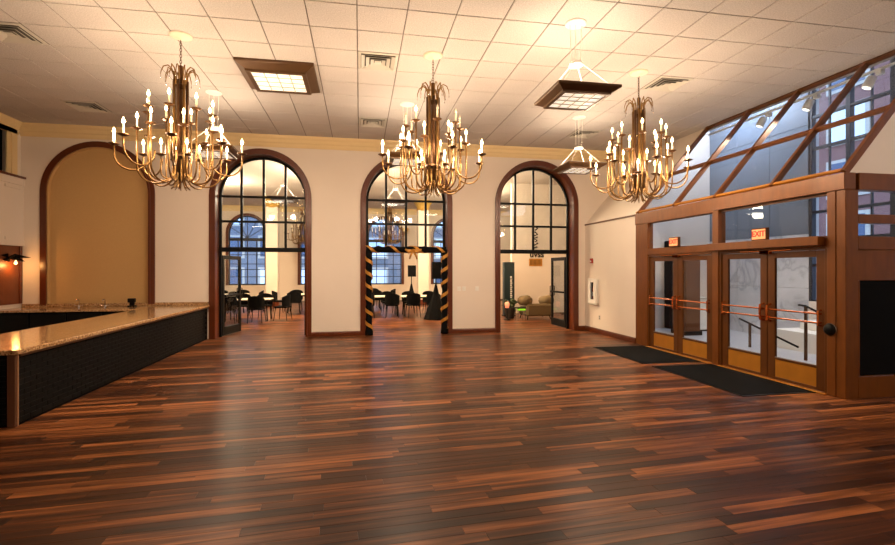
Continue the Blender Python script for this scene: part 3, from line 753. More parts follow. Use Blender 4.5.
def make_pendant(x, y, zc, label):
    p = empty('pendant_light', (x, y, H), label, 'pendant light', 'square pendants on wires')
    zr = zc - H + 0.06; zh = zr + 0.42; half = 0.445
    B().lathe([(0.15, 0), (0.15, -0.012), (0.13, -0.02), (0.0, -0.02)], 20).build('canopy', 'white', p)
    for a in (-0.09, 0.09, 0.0): B().tube([(a, 0, -0.015), (a * 0.75, 0, zh)], 0.0045, 5).build('wire', 'wire', p)
    B().lathe([(0.0, zh - 0.03), (0.09, zh - 0.028), (0.1, zh), (0.09, zh + 0.02), (0.0, zh + 0.022)], 18, cap=False).build('hub', 'white', p, smooth=True)
    for sx, sy in ((-1, -1), (1, -1), (1, 1), (-1, 1)): B().tube([(sx * 0.06, sy * 0.06, zh - 0.01), (sx * half * 0.8, sy * half * 0.8, zr + 0.0)], 0.0055, 5).build('wire', 'wire', p)
    frame_fixture(p, zr, half, 0.11)
    l = bpy.data.lights.new('uplight_lamp', 'AREA'); l.shape = 'SQUARE'; l.size = half * 1.2; l.energy = UP_W; l.color = lin(255, 230, 198)[:3]
    o = bpy.data.objects.new('uplight_lamp', l); C.objects.link(o); o.parent = p; o.location = (0, 0, zr + 0.01); o.rotation_euler = (PI, 0, 0)
    return p
P0_ = make_pendant(2.98, 6.26, 4.15, 'square brown pendant light on white wires, nearest, right of middle chandelier')
P1_ = make_pendant(4.88, 10.1, 4.03, 'square brown pendant light hanging in front of the third door arch')
dup(P1_, (-2.8, 9.97, H), 'square brown pendant light behind the leftmost chandelier')
dup(P1_, (0.97, 9.95, H), 'square brown pendant light behind the middle chandelier')
dup(P1_, (-5.2, 0.4, H), 'added square brown pendant light, unseen behind the viewer, left')  # extra pendant added out of view as fill light
dup(P1_, (-2.45, 16.3, H), 'square pendant light in the dining hall seen through the first door arch')
dup(P1_, (1.2, 16.4, H), 'square pendant light in the dining hall seen through the middle door arch')

# chandelier (local z is measured from the ceiling)
def circ(r, a, z): return (r * math.cos(a), r * math.sin(a), z - H)
def u_arm(r0, z0, zb, r1, zp, n=9):
    # starts at r0,z0, dips to zb, rises vertically at r1 to the pan at zp
    pts = [(r0, z0)]
    rc, a = (r0 + r1) / 2, (r1 - r0) / 2
    hb = min(0.26, a * 1.0)
    for i in range(n + 1):
        t = PI * i / n
        pts.append((rc - a * math.cos(t), zb + hb - hb * math.sin(t)))
    pts.append((r1, zp))
    return pts
BULB_OFF = []
def make_chandelier(x, y, label, group, unlit=()):
    c = empty('chandelier', (x, y, H), label, 'chandelier', group)
    B().lathe([(0.0, 0), (0.155, 0), (0.155, -0.012), (0.11, -0.03), (0.035, -0.045), (0.02, -0.07), (0.0, -0.07)], 20, cap=False).build('canopy', 'canopy', c, smooth=True)
    ch = B(); z = H - 0.06; k = 0
    while z > 4.72:
        a = 0 if k % 2 else PI / 2
        pts = [(0.014 * math.cos(t) * math.cos(a), 0.014 * math.cos(t) * math.sin(a), z - 0.026 + 0.028 * math.sin(t) - H) for t in [2 * PI * i / 8 for i in range(9)]]
        ch.tube(pts, 0.0045, 5, cap=False); z -= 0.043; k += 1
    ch.build('chain', 'golddark', c)
    B().tube([circ(0, 0, 4.75), circ(0, 0, 3.05)], 0.03, 10).lathe([(0.02, 4.40 - H), (0.05, 4.42 - H), (0.05, 4.47 - H), (0.02, 4.5 - H)], 12).lathe([(0.03, 3.38 - H), (0.125, 3.40 - H), (0.125, 3.43 - H), (0.03, 3.45 - H)], 16).build('stem', 'golddark', c, smooth=False)
    for k in range(8):
        a = 2 * PI * k / 8
        B().tube([circ(0.092, a, 4.52), circ(0.092, a, 3.12)], 0.021, 8).build('column_tube', 'gold' if k % 2 else 'golddark', c, smooth=True)
    for k in range(12):
        a = 2 * PI * k / 12 + 0.1
        rt = 0.26 if k % 2 else 0.2
        f_ = B().tube([circ(0.085, a, 4.46), circ(0.09, a, 4.6), circ(0.12, a, 4.68), circ(0.17, a, 4.715), circ(rt - 0.03, a, 4.68), circ(rt, a, 4.6), circ(rt + 0.005, a, 4.55)], [0.012, 0.011, 0.01, 0.009, 0.008, 0.006, 0.004], 6).build('frond', 'gold', c, smooth=True)
        bd = B().lathe([(0.001, -0.035), (0.008, -0.02), (0.004, 0.0), (0.002, 0.03)], 6, c=circ(rt + 0.005, a, 4.525)).build('bead', 'steel', f_)
    for k in range(10):
        a = 2 * PI * k / 10
        B().tube([circ(0.05, a, 3.2), circ(0.055, a, 3.05), circ(0.085, a, 2.97), circ(0.13, a, 2.93)], [0.011, 0.01, 0.008, 0.005], 6).build('bottom_frond', 'gold', c, smooth=True)
    pan = candle = bulb = bulb2 = None
    tiers = [(8, 0.0, 0.095, 3.35, 3.02, 0.44, 4.03), (8, PI / 8, 0.10, 3.35, 2.99, 0.54, 3.74), (8, PI / 16, 0.40, 3.42, 3.17, 0.83, 3.52), (4, PI / 5, 0.10, 3.25, 3.07, 0.26, 3.40)]
    n_arm = 0
    for ti, (n, ph, r0, z0, zb, r1, zp) in enumerate(tiers):
        am = None
        for k in range(n):
            a = ph + 2 * PI * k / n
            b = B().tube([circ(r_, 0, z_) for r_, z_ in u_arm(r0, z0, zb, r1, zp)], 0.0125, 7)
            if am is None:
                ao = b.build('arm', 'gold', c, smooth=True); am = ao.data
            else:
                ao = bpy.data.objects.new('arm', am); C.objects.link(ao); ao.parent = c
            ao.rotation_euler = (0, 0, a)
            off = n_arm in unlit
            loc = (r1, 0, zp - H)
            if pan is None:
                pan = B().lathe([(0.012, -0.02), (0.035, -0.012), (0.068, 0.003), (0.068, 0.013), (0.015, 0.012)], 14).build('drip_pan', 'golddark', ao).data
                candle = B().lathe([(0.0125, 0.012), (0.0125, 0.14), (0.010, 0.148)], 10).build('candle', 'candle', ao).data
                bulb = B().lathe([(0.008, 0.146), (0.019, 0.168), (0.021, 0.184), (0.012, 0.214), (0.002, 0.24)], 10).build('bulb', 'bulb', ao, smooth=True).data
                bulb2 = bulb.copy(); bulb2.materials.clear(); bulb2.materials.append(M['bulb_off']); BULB_OFF.append(bulb2)
                for ch_ in ao.children: ch_.location = loc
                if off: [setattr(ch_, 'data', bulb2) for ch_ in ao.children if ch_.name.startswith('bulb')]
            else:
                for nm, me in (('drip_pan', pan), ('candle', candle), ('bulb', bulb2 if off else bulb)):
                    q = bpy.data.objects.new(nm, me); C.objects.link(q); q.parent = ao; q.location = loc
            n_arm += 1
    return c
def chand_lights(c, watts, n=6):
    for k in range(n):
        a = 2 * PI * (k + 0.25) / n
        r_, z_ = (0.80, 3.66)
        point_light('candle_light', circ(r_, a, z_), watts, (255, 224, 188), 0.09, c)
GC = 'brass candle chandeliers'
c1 = make_chandelier(-2.6, 7.63, 'leftmost of the three brass candle chandeliers, nearest the bar', GC)
chand_lights(c1, CHAND_W)
c2 = make_chandelier(1.157, 7.6, 'middle brass candle chandelier with several unlit candles', GC, unlit=(0, 2, 3, 4, 6, 7))
chand_lights(c2, CHAND_W)
c3 = dup(c1, (4.8, 7.61, H), 'rightmost brass candle chandelier, hanging beside the sloped glazing')
c4 = dup(c1, (-2.75, 24.2, H), 'distant unlit brass chandelier in the dining hall beyond the first door arch')
c5 = dup(c1, (1.4, 23.0, H), 'distant unlit brass chandelier in the dining hall beyond the middle door arch')
c6 = dup(c1, (7.4, 0.8, H), 'added brass candle chandelier, unseen behind the viewer near the street wall')  # extra chandelier added out of view to brighten gable and end wall
for c_ in (c4, c5):
    for ch_ in list(c_.children):
        if ch_.type == 'LIGHT': bpy.data.objects.remove(ch_); continue
        for g_ in ch_.children:
            if g_.name.startswith('bulb'): g_.data = BULB_OFF[0]
for c_, rz in ((c3, 0.35), (c4, 0.1), (c5, 0.7)): c_.rotation_euler = (0, 0, rz)

# ------------------------------------------------------------------ things on the walls
ec = empty('extinguisher_cabinet', (XS, 12.32, 0.79), 'white wall cabinet with a narrow window holding a fire extinguisher', 'cabinet')
B().box(XS - 0.05, XS, 12.12, 12.14, 0.84, 1.48).box(XS - 0.05, XS, 12.50, 12.52, 0.84, 1.48).box(XS - 0.05, XS, 12.14, 12.5, 0.84, 0.86).box(XS - 0.05, XS, 12.14, 12.5, 1.46, 1.48).box(XS - 0.008, XS, 12.14, 12.5, 0.86, 1.46).build('box', 'white', ec, world=True)
B().box(XS - 0.10, XS - 0.05, 12.10, 12.22, 0.82, 1.5).box(XS - 0.10, XS - 0.05, 12.42, 12.54, 0.82, 1.5).box(XS - 0.10, XS - 0.05, 12.22, 12.42, 0.82, 0.92).box(XS - 0.10, XS - 0.05, 12.22, 12.42, 1.40, 1.5).build('door', 'white', ec, world=True)
B().box(XS - 0.012, XS - 0.0085, 12.15, 12.49, 0.87, 1.45).build('liner', 'blackmat', ec, world=True)
B().box(XS - 0.074, XS - 0.07, 12.22, 12.42, 0.92, 1.40).build('pane', 'glass', ec, world=True)
B().bevbox(XS - 0.10, XS, 12.1, 12.54, 0.775, 0.815, 0.005).build('bottom_ledge', 'vent', ec, world=True)
fe = empty('fire_extinguisher', (XS - 0.04, 12.32, 0.87), 'small extinguisher behind the narrow window of the white cabinet', 'extinguisher')
B().lathe([(0.022, 0.0), (0.026, 0.01), (0.026, 0.34), (0.014, 0.38), (0.01, 0.42)], 12).build('cylinder_body', 'red', fe, smooth=True)
B().lathe([(0.027, 0.14), (0.027, 0.26)], 12, cap=False).build('paper_label', 'white', fe)
B().bevbox(-0.008, 0.008, -0.05, 0.05, 0.42, 0.45, 0.003).build('lever', 'black', fe)
fa = empty('fire_alarm', (XS, 12.48, 1.93), 'small red fire alarm pull station above the white cabinet', 'fire alarm')
B().bevbox(-0.04, 0, -0.06, 0.06, 0, 0.13, 0.006).build('body', 'red', fa)
B().bevbox(-0.05, -0.04, -0.03, 0.03, 0.03, 0.07, 0.003).build('pull_handle', 'white', fa)
ou = empty('wall_outlet', (XS, 12.05, 0.38), 'small grey outlet plate low on the wall below the cabinet', 'outlet')
B().bevbox(-0.008, 0, -0.04, 0.04, 0, 0.12, 0.003).build('plate', 'vent', ou)
B().box(-0.010, -0.008, -0.015, 0.015, 0.02, 0.05).box(-0.010, -0.008, -0.015, 0.015, 0.07, 0.10).build('socket', 'black', ou)
for x, lb in ((2.69, 'left light switch plate of a close pair on the cream pier'), (2.83, 'second light switch plate of the close pair on the pier'), (3.2, 'single light switch plate standing apart on the cream pier')):
    s_ = empty('light_switch', (x, W, 1.16), lb, 'light switch', 'switch plates on the pier')
    B().bevbox(-0.05, 0.05, -0.01, 0, 0, 0.12, 0.003).build('plate', 'white', s_)
    B().bevbox(-0.018, 0.018, -0.018, -0.01, 0.035, 0.085, 0.003).build('toggle', 'white', s_)
def text_mesh(t):
    bpy.context.view_layer.update()
    me = bpy.data.meshes.new_from_object(t.evaluated_get(bpy.context.evaluated_depsgraph_get()))
    o = bpy.data.objects.new('lettering', me); C.objects.link(o); o.parent = t.parent
    o.location = t.location; o.rotation_euler = t.rotation_euler
    bpy.data.objects.remove(t); o.name = 'lettering'
# exit signs standing on the transoms, facing the room
def exit_sign(y, z, x, label):
    e = empty('exit_sign', (x, y, z), label, 'exit sign', 'red exit signs')
    B().bevbox(-0.03, 0.03, -0.15, 0.15, 0.0, 0.2, 0.006).build('housing', 'bronzedark', e)
    B().box(-0.034, -0.03, -0.13, 0.13, 0.022, 0.178).build('face', 'exitface', e)
    cu = bpy.data.curves.new('exit_text', 'FONT'); cu.body = 'EXIT'; cu.size = 0.125; cu.align_x = 'CENTER'; cu.align_y = 'CENTER'; cu.extrude = 0.002; cu.offset = 0.004
    t = bpy.data.objects.new('lettering', cu); C.objects.link(t); t.parent = e
    t.location = (-0.037, 0, 0.103); t.rotation_euler = (PI / 2, 0, -PI / 2)
    cu.materials.append(M['exitred']); text_mesh(t)
    return e
exit_sign(8.87, 2.22, XS - 0.02, 'red lit exit sign above the far entrance doors')
exit_sign(6.68, 2.22, XS - 0.06, 'red lit exit sign above the near entrance doors')
ob = empty('door_button', (XS - 0.015, 5.54, 0.92), 'round black push button on the bronze post beside the doors', 'door button')
B().lathe([(0.0, 0.0), (0.075, 0.0), (0.085, 0.02), (0.07, 0.05), (0.04, 0.062), (0.0, 0.064)], 22, cap=False).build('dome', 'black', ob, smooth=True).rotation_euler = (0, -PI / 2, 0)
B().lathe([(0.086, 0.004), (0.092, 0.01), (0.086, 0.018)], 22, cap=False).build('rim', 'steel', ob, smooth=True).rotation_euler = (0, -PI / 2, 0)
# floor mats
def floor_mat(pts, label):
    cx = sum(p[0] for p in pts) / 4; cy = sum(p[1] for p in pts) / 4
    m_ = empty('floor_mat', (cx, cy, 0), label, 'floor mat', 'black entrance mats')
    B().prism([(p[0] - cx, p[1] - cy) for p in pts], 'z', 0.0, 0.008).build('rubber_border', 'black', m_)
    k = 0.955
    B().prism([((p[0] - cx) * k, (p[1] - cy) * k) for p in pts], 'z', 0.008, 0.013).build('pile', 'rubber', m_)
floor_mat([(5.15, 8.03), (6.37, 8.03), (6.37, 9.95), (5.15, 9.95)], 'black doormat before the far pair of entrance doors')
floor_mat([(5.18, 5.72), (6.37, 5.72), (6.37, 7.8), (5.18, 7.8)], 'black doormat before the near pair of entrance doors')
# iron wall sconce near the left corner
ws = empty('wall_sconce', (XL + 0.025, 12.45, 1.98), 'black iron leaf sconce with one small lit bulb on the wood panelling', 'sconce')
B().lathe([(0.05, -0.01), (0.05, 0.01)], 12).build('wall_plate', 'black', ws).rotation_euler = (0, PI / 2, 0)
for k in range(9):
    a = -PI / 2 + PI * k / 8 * 1.0
    dx, dy = math.cos(a), math.sin(a)
    ln = 0.26 + 0.07 * (k % 3)
    zt = [0.09, -0.05, 0.04][k % 3]
    pr = Vector((-dy, dx, 0.5)) * 0.075
    e = Vector((dx * ln, dy * ln * 0.9, zt)); m1 = e * 0.5 + Vector((0, 0, 0.05))
    B().add([(0, 0, 0.03), tuple(m1 + pr), tuple(e), tuple(m1 - pr), (0, 0, 0.045), tuple(m1 + pr * .5 + Vector((0, 0, .015))), tuple(e + Vector((0, 0, .006))), tuple(m1 - pr * .5 + Vector((0, 0, .015)))],
            [(0, 3, 2, 1), (4, 5, 6, 7), (0, 1, 5, 4), (1, 2, 6, 5), (2, 3, 7, 6), (3, 0, 4, 7)]).build('iron_leaf', 'black', ws)
B().tube([(0, 0, 0.02), (0.1, 0, 0.035), (0.15, 0, 0.0)], 0.012, 6).build('bracket', 'black', ws)
B().lathe([(0.085, -0.0), (0.03, 0.035), (0.012, 0.04)], 14, c=(0.15, 0, 0)).build('shade', 'black', ws)
B().lathe([(0.008, 0.0), (0.012, -0.03), (0.034, -0.08), (0.028, -0.10), (0.002, -0.115)], 12, c=(0.15, 0, 0)).build('bulb', emit_mat('sconce_bulb', (255, 206, 140), 3.0), ws, smooth=True)
point_light('sconce_light', (0.15, 0.0, -0.135), SCONCE_W, (255, 180, 100), 0.05, ws)
# garland around the middle doorway
gl = empty('ribbon_garland', (AC[2], W - 0.05, 0), 'black garland wound with gold ribbon framing the middle doorway', 'garland')
gx0, gx1, gz, gy = AC[2] - 1.02, AC[2] + 1.02, 2.29, W - 0.05
def wob_tube(a, b, r0, n):
    a, b = Vector(a), Vector(b); pts = []; rs = []
    for i in range(n + 1):
        t = i / n
        pts.append(a.lerp(b, t) + Vector((R.uniform(-.012, .012), R.uniform(-.008, .008), R.uniform(-.012, .012)))); rs.append(r0 * R.uniform(0.88, 1.12))
    return pts, rs
def helix(b, a, c, rad, pitch, width, hand=1, ph=0.0):
    a, c = Vector(a), Vector(c); t = (c - a).normalized(); L = (c - a).length
    u = t.cross(Vector((0, 1, 0))).normalized(); v_ = t.cross(u)
    n = int(L / pitch * 14)
    rings = []
    for i in range(n + 1):
        s_ = L * i / n; ang = ph + hand * 2 * PI * s_ / pitch
        d = u * math.cos(ang) + v_ * math.sin(ang)
        p = a + t * s_
        rings.append([p + d * rad - t * width / 2, p + d * (rad + 0.012) - t * width / 2, p + d * (rad + 0.012) + t * width / 2, p + d * rad + t * width / 2])
    return b.sweep(rings, None)
for nm, a, c, hand in (('left_strand', (gx0, gy, 0.0), (gx0, gy, gz), -1), ('right_strand', (gx1, gy, 0.0), (gx1, gy, gz), 1), ('top_strand', (gx0 - .05, gy - .01, gz), (gx1 + .05, gy - .01, gz), 1)):
    pts, rs = wob_tube(a, c, 0.082, 22)
    if nm != 'top_strand': rs[0] = rs[1] = 0.11; pts[0] = Vector(a)
    st = B().tube(pts, rs, 9).build('strand', 'blackmat', gl, world=True, smooth=True)
    o = helix(B(), a, c, 0.09, 0.34 if nm != 'top_strand' else 0.62, 0.095, hand, 0.4).build('gold_ribbon', 'goldfoil', None)
    o.data.transform(Matrix.Translation(-Vector(gl.location))); o.parent = st
bw = B()
for s_ in (-1, 1):
    bw.tube([(AC[2] + 0.15, gy - 0.1, gz - 0.02), (AC[2] + 0.15 + s_ * 0.12, gy - 0.13, gz - 0.06), (AC[2] + 0.15 + s_ * 0.22, gy - 0.1, gz + 0.0)], [0.03, 0.06, 0.02], 7)
    bw.tube([(AC[2] + 0.15, gy - 0.1, gz - 0.03), (AC[2] + 0.15 + s_ * 0.07, gy - 0.12, gz - 0.16), (AC[2] + 0.15 + s_ * 0.10, gy - 0.1, gz - 0.26)], [0.03, 0.03, 0.02], 6)
bw.build('gold_bow', 'goldfoil', gl, world=True, smooth=True)

# ------------------------------------------------------------------ dining hall beyond the arches
FW = [-6.02, -2.30, 1.40, 5.12]; FA = 1.08; FZ = 3.72; FS = 0.9
LX = 5.98        # lounge wall left end
b = arched_wall(B(), -11, 11, H, YH, YH + 0.3, [(c, FA - 0.12, FZ, FS) for c in FW])
tag(b.build('wall_hall_back', 'wall'), 'far cream wall of the dining hall with arched windows', 'wall', kind='structure')
tag(B().box(-11.2, -11, W + WT, YH, 0, H).build('wall_hall_left', 'wall'), 'left side wall of the dining hall', 'wall', kind='structure')
tag(B().box(-11, XL - .2, W, W + WT, 0, H).build('wall_hall_front', 'wall'), 'wall closing the dining hall left of the bar', 'wall', kind='structure')
tag(B().box(11, 11.2, W + WT, YH, 0, H).build('wall_hall_right', 'wall'), 'right side wall of the dining hall', 'wall', kind='structure')
tag(B().box(LX, 11, 18.3, 18.5, 0, H).build('wall_lounge', 'wall'), 'cream lounge wall behind the olive armchair', 'wall', kind='structure')
prof = [(YH, H - 0.3), (YH - 0.04, H - 0.3), (YH - 0.06, H - 0.12), (YH - 0.12, H), (YH, H)]
tag(B().prism(prof, 'x', -11, 11).build('trim_7', 'crown'), 'yellow cream crown moulding on the far wall of the dining hall', 'trim', kind='structure')
for n, c in enumerate(FW):
    wn = empty('window_%d' % (n + 3), (c, YH, FS), ['far arched window at the left end of the dining hall', 'far arched window second from left in the dining hall', 'far arched window straight behind the middle door arch', 'far arched window right of the hall loudspeaker'][n], 'window', kind='structure')
    arch_band(B(), c, FA, FA - 0.13, FZ, FS, YH - 0.05, YH, 18).build('casing', 'mahogany', wn, world=True)
    fa_ = FA - 0.13
    fb = arch_band(B(), c, fa_, fa_ - 0.06, FZ, FS, YH + 0.05, YH + 0.12, 18); fb.box(c - fa_, c + fa_, YH + 0.05, YH + 0.12, FS, FS + 0.07)
    fb.build('window_frame', 'winframe', wn, world=True)
    B().box(c - fa_, c + fa_, YH + 0.03, YH + 0.14, 3.3, 3.46).build('transom_bar', 'winframe', wn, world=True)
    for k in range(1, 4):
        x = c - fa_ + 2 * fa_ * k / 4
        B().box(x - 0.022, x + 0.022, YH + 0.06, YH + 0.11, FS, 3.3).build('mullion', 'winframe', wn, world=True)
    for z in (1.35, 1.75, 2.05, 2.55, 2.95):
        B().box(c - fa_, c + fa_, YH + 0.06, YH + 0.11, z - 0.02, z + 0.02).build('muntin', 'winframe', wn, world=True)
    for k in range(-2, 3):
        a = PI / 2 + k * 0.52
        B().bar((c, YH + 0.085, 3.46), (c + fa_ * math.cos(a) * 1.1, YH + 0.085, 3.5 + (fa_ + 0.16) * math.sin(a)), 0.035, 0.04, (0, 1, 0)).build('fan_bar', 'winframe', wn, world=True)
    B().prism(arch_pts(c, fa_ - 0.03, FZ, FS, 16), 'y', YH + 0.08, YH + 0.088).build('pane', 'glasscool', wn, world=True)
for x, lb in ((-4.1, 'square hall column with gilded capital seen through the first door arch'), (3.12, 'square hall column with gilded capital seen through the middle door arch')):
    cc = empty('column', (x, 23.9, 0), lb, 'column', kind='structure')
    B().bevbox(-0.27, 0.27, -0.27, 0.27, 0.25, 4.72, 0.02).build('shaft', 'wall', cc)
    B().bevbox(-0.33, 0.33, -0.33, 0.33, 0, 0.25, 0.02).build('plinth', 'mahogany', cc)
    B().lathe([(0.30, 4.68), (0.34, 4.74), (0.30, 4.8), (0.38, 4.98), (0.46, 5.06), (0.46, H)], 16).build('capital', 'goldcap', cc)
# tables and chairs
TBL = None
def make_table(x, y, label):
    t = empty('dining_table', (x, y, 0), label, 'table', 'white topped hall tables')
    B().bevbox(-0.75, 0.75, -0.42, 0.42, 0.715, 0.75, 0.008).build('tabletop', 'tabletop', t)
    B().box(-0.68, 0.68, -0.35, 0.35, 0.66, 0.715).build('apron', 'black', t)
    for sx in (-1, 1):
        for sy in (-1, 1): B().tube([(sx * 0.64, sy * 0.32, 0.66), (sx * 0.67, sy * 0.35, 0)], 0.02, 6).build('leg', 'black', t)
    return t
tabs = [(-3.75, 17.3, 'white topped table with black chairs, nearest beyond first door arch'), (-2.2, 20.4, 'white topped table farther back on the right beyond first door arch'),
        (-5.3, 20.8, 'white topped table at the rear left beyond first door arch'),
        (0.7, 18.2, 'white topped table left of centre beyond the middle door arch'), (2.3, 18.2, 'white topped table nearest the big loudspeaker beyond middle door arch'), (0.2, 21.4, 'white topped table at the rear beyond the middle door arch')]
for x, y, lb in tabs:
    if TBL is None: TBL = make_table(x, y, lb)
    else: dup(TBL, (x, y, 0), lb)
def make_chair(x, y, rz, label):
    c = empty('dining_chair', (x, y, 0), label, 'chair', 'black hall chairs', rz=rz)
    B().bevbox(-0.23, 0.23, -0.22, 0.22, 0.43, 0.49, 0.02).build('seat', 'blackmat', c)
    n = 10; rings = []
    for i in range(n + 1):
        a = math.radians(200 + 140 * i / n)
        cx_, cy_ = 0.25 * math.cos(a), 0.23 * math.sin(a) + 0.02
        top = 0.80 + 0.09 * math.sin(PI * i / n)
        rings.append([(cx_, cy_, 0.47), (cx_ * 1.12, cy_ * 1.12, 0.47), (cx_ * 1.16, cy_ * 1.2, top), (cx_ * 1.04, cy_ * 1.08, top)])
    B().sweep(rings, None).build('backrest', 'blackmat', c, smooth=False)
    for sx in (-1, 1):
        for sy in (-1, 1): B().tube([(sx * 0.19, sy * 0.18, 0.44), (sx * 0.23, sy * 0.23, 0)], [0.016, 0.011], 6).build('leg', 'black', c)
    return c
CH = None
seats = []
for ti, (x, y, _) in enumerate(tabs):
    for k, (dx, dy, rz) in enumerate(((-0.42, -0.70, 0), (0.42, -0.70, 0), (-0.42, 0.70, PI), (0.42, 0.70, PI), (-1.1, 0, -PI / 2), (1.1, 0, PI / 2))):
        if (ti == 3 and k == 5) or (ti == 4 and k == 4): continue
        seats.append((ti, k, x + dx + R.uniform(-.06, .06), y + dy + R.uniform(-.06, .06), rz + R.uniform(-.25, .25)))
sname = ['front left side', 'front right side', 'rear left side', 'rear right side', 'left end', 'right end']
tname = ['nearest table beyond first arch', 'farther right table beyond first arch', 'rear left table beyond first arch', 'left table beyond middle arch', 'loudspeaker side table beyond middle arch', 'rear table beyond middle arch']
for ti, k, x, y, rz in seats:
    lb = 'black chair at the %s of the %s' % (sname[k], tname[ti])
    if CH is None: CH = make_chair(x, y, rz, lb)
    else: dup(CH, (x, y, 0), lb, rz=rz)
# loudspeakers on stands
def speaker_set(x, y, zb, w_, h_, cone, lb1, lb2):
    s_ = empty('speaker_stand', (x, y, 0), lb2, 'stand', 'speaker stands')
    B().tube([(0, 0, 0.3), (0, 0, zb)], 0.02, 8).build('pole', 'black', s_)
    if cone: B().lathe([(0.44, 0.0), (0.30, 0.4), (0.12, 0.85), (0.04, 1.2), (0.025, 1.25)], 8).build('scrim_cover', 'blackmat', s_)
    else:
        for k in range(3):
            a = 2 * PI * k / 3 + 0.4
            B().tube([(0, 0, 0.85), (0.42 * math.cos(a), 0.42 * math.sin(a), 0.0)], 0.016, 6).build('leg', 'black', s_)
        B().lathe([(0.30, 0.3), (0.12, 0.7), (0.03, 1.1)], 8).build('scrim_cover', 'blackmat', s_)
    p = empty('loudspeaker', (x, y, zb), lb1, 'loudspeaker', 'hall loudspeakers')
    B().prism([(-w_ / 2, -w_ / 2), (w_ / 2, -w_ / 2), (w_ * 0.36, w_ / 2), (-w_ * 0.36, w_ / 2)], 'z', 0, h_).build('cabinet_body', 'black', p)
    B().bevbox(-w_ / 2 + 0.02, w_ / 2 - 0.02, -w_ / 2 - 0.012, -w_ / 2, 0.02, h_ - 0.02, 0.005).build('grille', 'blackmat', p)
speaker_set(2.33, 21.9, 1.42, 0.38, 0.52, False, 'black loudspeaker on a stand behind the hall tables', 'black covered speaker stand behind the hall tables')
speaker_set(2.63, 16.6, 1.42, 0.34, 0.6, True, 'large black loudspeaker on a draped stand near the right of the middle arch', 'cone draped black stand near the right of the middle arch')
# wall sconce in hall
hs = empty('wall_lamp', (2.55, YH, 3.9), 'small gilded wall lamp between the far hall windows', 'wall lamp')
B().bevbox(-0.06, 0.06, -0.03, 0, -0.2, 0.2, 0.01).build('wall_plate', 'goldcap', hs)
B().lathe([(0.05, -0.15), (0.16, 0.05), (0.2, 0.2), (0.18, 0.22)], 12, c=(0, -0.2, 0)).build('bowl_shade', 'goldcap', hs)

# ------------------------------------------------------------------ lounge beyond the third arch
ac = empty('armchair', (6.16, 16.2, 0), 'olive upholstered armchair with rounded arms beyond the third door arch', 'armchair')
def rbox(b, x0, x1, y0, y1, z0, z1, r): return b.bevbox(x0, x1, y0, y1, z0, z1, r)
rbox(B(), -0.48, 0.48, -0.42, 0.40, 0.12, 0.42, 0.05).build('seat_base', 'olive', ac)
rbox(B(), -0.46, 0.46, -0.46, -0.30, 0.12, 0.56, 0.06).build('backrest', 'olive', ac)
for s_ in (-1, 1):
    B().tube([(s_ * 0.40, -0.40, 0.62), (s_ * 0.40, -0.3, 0.66), (s_ * 0.40, 0.3, 0.62), (s_ * 0.40, 0.38, 0.56)], [0.14, 0.19, 0.17, 0.12], 12).build('armrest', 'olive', ac, smooth=True)
for sx in (-1, 1):
    for sy in (-1, 1): B().tube([(sx * 0.4, sy * 0.34, 0.13), (sx * 0.43, sy * 0.38, 0)], 0.018, 6).build('leg', 'black', ac)
stb = empty('side_table', (5.40, 15.6, 0), 'small dark side table with a lime green lit top', 'side table')
B().bevbox(-0.16, 0.16, -0.16, 0.16, 0.42, 0.46, 0.008).build('tabletop', 'black', stb)
B().bevbox(-0.13, 0.13, -0.165, -0.05, 0.36, 0.42, 0.008).build('lit_panel', 'lime', stb)
for sx in (-1, 1):
    for sy in (-1, 1): B().bar((sx * 0.13, sy * 0.13, 0), (sx * 0.13, sy * 0.13, 0.42), 0.02, 0.02).build('leg', 'steel', stb)
pt = empty('potted_plant', (5.3, 16.45, 0), 'dark potted plant between the teal panel and armchair', 'plant')
B().lathe([(0.14, 0), (0.2, 0.32), (0.2, 0.38), (0.17, 0.38)], 14).build('pot', 'terracotta', pt)
for k in range(22):
    a = R.uniform(0, 2 * PI); l_ = R.uniform(0.18, 0.34); z = R.uniform(0.4, 0.6)
    d = Vector((math.cos(a), math.sin(a), 0)); pr = Vector((-d.y, d.x, 0)) * 0.05
    c0 = Vector((0, 0, 0.38)); m1 = d * l_ * 0.6 + Vector((0, 0, z + 0.08)); e = d * l_ + Vector((0, 0, z))
    B().add([c0, m1 + pr, e, m1 - pr, c0 + Vector((0, 0, .008)), m1 + pr + Vector((0, 0, .008)), e + Vector((0, 0, .008)), m1 - pr + Vector((0, 0, .008))],
            [(3, 2, 1, 0), (4, 5, 6, 7), (0, 1, 5, 4), (1, 2, 6, 5), (2, 3, 7, 6), (3, 0, 4, 7)]).build('leaf', 'leaf', pt)
ln = empty('lantern', (5.02, 15.9, 0), 'pink glowing lantern on a short stand by the teal panel', 'lantern')
B().lathe([(0.12, 0), (0.12, 0.02), (0.02, 0.04), (0.02, 0.4), (0.07, 0.42)], 12).build('stand', 'black', ln)
B().lathe([(0.06, 0.42), (0.08, 0.5), (0.08, 0.58), (0.05, 0.62)], 12).build('glass_globe', 'pink', ln, smooth=True)
kb = empty('banner_stand', (5.50, 17.25, 0), 'tall dark teal display panel with white vertical lettering', 'display panel')
B().bevbox(-0.2, 0.2, -0.12, 0.12, 0.04, 2.03, 0.01).build('panel', 'teal', kb)
B().bevbox(-0.23, 0.23, -0.16, 0.16, 0, 0.04, 0.008).build('base', 'black', kb)
mk = B(); z = 1.5; k = 0
for hgt in (0.07, 0.03, 0.06, 0.05, 0.06, 0.04, 0.06, 0.05, 0.06, 0.05, 0.03):
    mk.box(0.03, 0.09 + 0.015 * (k % 2), -0.124, -0.12, z - hgt, z); z -= hgt + 0.025; k += 1
